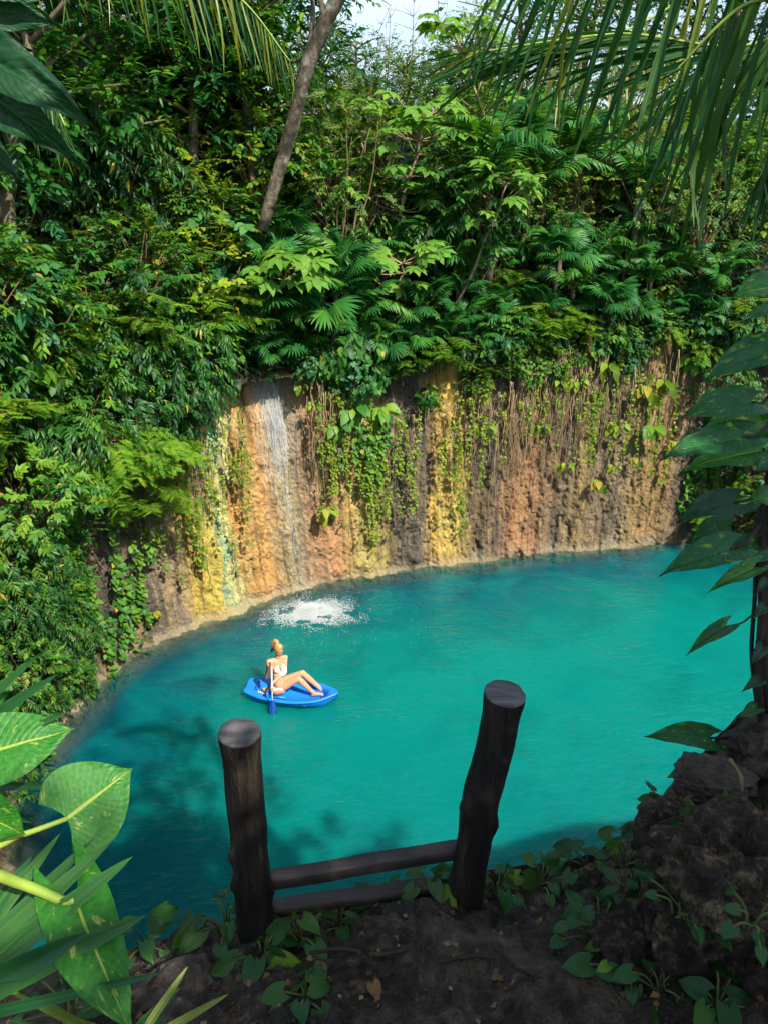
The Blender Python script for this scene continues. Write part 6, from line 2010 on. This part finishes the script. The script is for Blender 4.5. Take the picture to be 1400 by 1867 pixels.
# ---- dark climber leaves at the top left
cl_root = P(-170, 120, 1.9)
tl_ = thing('dark_climber', 'large dark shaded leaves hanging in at the top left corner', 'plant', cl_root)
mb = MB()
mb.tube(curve([P(-260, 420, 2.0), P(-200, 250, 1.95), cl_root, P(-150, -120, 1.9)], 14), .018, 8)
link('stem', mb.mesh('stem', M['dark_stem'], origin=cl_root), tl_)
for j, (b, tpx, hw, d, fc) in enumerate([((-60, 5), (112, 48), .055, 1.75, (0, -1, .35)), ((-50, 85), (178, 238), .062, 1.65, (.25, -1, .35)), ((-70, 135), (152, 302), .062, 1.70, (.3, -1, .25)), ((-120, 40), (60, 92), .05, 1.9, (0, -1, .3)), ((-90, 200), (40, 330), .05, 1.85, (.3, -1, .2)), ((-80, -60), (90, 5), .05, 1.7, (0, -1, .3))]):
    placed_leaf(tl_, cl_root, P(*b, d), P(*tpx, d + .05), hw, 'philo', 50 + j, fc, .12, .10, [cl_root], .007, pm='dark_stem', wave=.03, tipcurl=.05)

# ------------------------------------------------------------------ coconut palms reaching in from above: every leaflet a piece of its frond
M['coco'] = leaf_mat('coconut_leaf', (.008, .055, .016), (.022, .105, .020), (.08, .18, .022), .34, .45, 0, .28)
M['coco_y'] = leaf_mat('yellow_sun_tint_coconut_leaf', (.06, .13, .015), (.16, .22, .02), (.36, .33, .03), .42, .38, 0)  # yellowed leaflets, and sunlight put into the leaf colour
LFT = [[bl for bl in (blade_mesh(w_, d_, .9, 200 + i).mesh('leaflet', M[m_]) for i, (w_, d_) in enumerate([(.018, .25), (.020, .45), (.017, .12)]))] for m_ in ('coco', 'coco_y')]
def coco_frond(t, org, ctrl, n, ln, hang, fwd, seed, side=(1, -1), yfrac=0.0, f0=.05, wscale=1.0, spread=1.0, up=(0, 0, 1), rr=.012):
    g = np.random.default_rng(seed)
    rc = curve(ctrl, 50)
    mb = MB()
    mb.tube(rc, np.linspace(rr, rr * .25, 50), 6)
    fr = link('frond', mb.mesh('frond', M['petiole'], origin=org), t)
    for s_ in side:
        for f in np.linspace(f0, .995, n):
            ix = f * 48.9
            i0 = int(ix)
            p = rc[i0] + (rc[i0 + 1] - rc[i0]) * (ix - i0)
            tan = unit(rc[i0 + 1] - rc[i0])
            sd = unit(np.cross(tan, np.asarray(up, float))) * s_
            hg = hang * g.uniform(.75, 1.25)
            d = unit(tan * (fwd + .9 * f ** 3) + sd * spread + np.array([0, 0, -hg]) + g.normal(size=3) * .06)
            L = ln * (math.sin(math.pi * (.15 + .78 * f)) ** .6) * g.uniform(.85, 1.1)
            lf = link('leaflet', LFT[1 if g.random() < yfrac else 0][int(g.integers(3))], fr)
            nrm_ = sd * .5 + np.asarray(up, float) + g.normal(size=3) * .25
            set_matrix(lf, frames(d[None], nrm_)[0], p - org, (L, L * wscale * g.uniform(.8, 1.15), L))
    return fr
crown_r = P(1640, -330, 2.9)
pr_ = thing('coconut_palm', 'coconut palm fronds drooping in from the top right', 'palm', crown_r)
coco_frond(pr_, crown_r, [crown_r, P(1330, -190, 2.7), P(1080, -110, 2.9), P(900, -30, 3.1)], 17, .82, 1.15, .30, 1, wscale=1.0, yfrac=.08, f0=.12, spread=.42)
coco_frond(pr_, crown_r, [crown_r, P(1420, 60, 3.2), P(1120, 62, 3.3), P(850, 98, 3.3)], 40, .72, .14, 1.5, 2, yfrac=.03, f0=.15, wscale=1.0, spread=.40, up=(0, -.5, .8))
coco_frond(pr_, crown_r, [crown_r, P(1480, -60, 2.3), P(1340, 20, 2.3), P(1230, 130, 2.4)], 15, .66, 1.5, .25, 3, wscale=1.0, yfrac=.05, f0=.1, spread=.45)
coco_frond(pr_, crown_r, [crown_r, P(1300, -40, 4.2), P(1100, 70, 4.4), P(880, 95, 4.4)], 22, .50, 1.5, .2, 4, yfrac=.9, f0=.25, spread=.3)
coco_frond(pr_, crown_r, [crown_r, P(1520, 120, 2.6), P(1450, 200, 2.6), P(1380, 330, 2.7)], 16, .45, 1.3, .35, 5, wscale=1.1, f0=.15, spread=.5)
mb = MB()
mb.tube(curve([crown_r + [1.4, -2.4, -3.0], crown_r + [.7, -1.4, -1.3], crown_r], 16), np.linspace(.12, .08, 16), 12)
link('trunk', mb.mesh('trunk', M['trunk'], origin=crown_r), pr_)
crown_l = P(-420, -330, 3.4)
pl_ = thing('coconut_palm', 'coconut palm fronds with yellowing tips arching in from the top left', 'palm', crown_l)
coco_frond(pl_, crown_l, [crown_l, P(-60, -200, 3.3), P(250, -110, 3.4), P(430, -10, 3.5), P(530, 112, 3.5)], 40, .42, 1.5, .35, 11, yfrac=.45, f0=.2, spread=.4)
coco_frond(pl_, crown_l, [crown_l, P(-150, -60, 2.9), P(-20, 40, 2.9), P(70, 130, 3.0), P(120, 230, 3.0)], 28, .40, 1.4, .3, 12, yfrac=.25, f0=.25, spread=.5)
mb = MB()
mb.tube(curve([crown_l + [-1.2, -1.8, -3.0], crown_l + [-.7, -1.0, -1.2], crown_l], 14), np.linspace(.11, .08, 14), 12)
link('trunk', mb.mesh('trunk', M['trunk'], origin=crown_l), pl_)

# ------------------------------------------------------------------ unseen trees added behind the viewpoint to shade the ledge
for j, (x, y, s, ti) in enumerate([(2.7, .05, .95, 3), (3.0, -1.5, 1.05, 3), (5.2, -2.2, 1.25, 2), (3.4, -3.0, 1.15, 2)]):
    foot = np.array([x, y, float(ground_z(x, y, False))])
    t = thing('unseen_shade_tree', ['unseen glossy shade tree just right of the viewpoint', 'unseen glossy shade tree a step behind the viewpoint', 'unseen broadleaf shade tree farther back on the right', 'unseen broadleaf shade tree behind the viewpoint', 'outermost unseen glossy shade tree on the near bank'][j], 'tree', foot, (0, 0, j * 1.3), s, 'unseen shade trees added behind the ledge')
    link('trunk', TREES[ti][0], t)
    link('crown', TREES[ti][1], t)
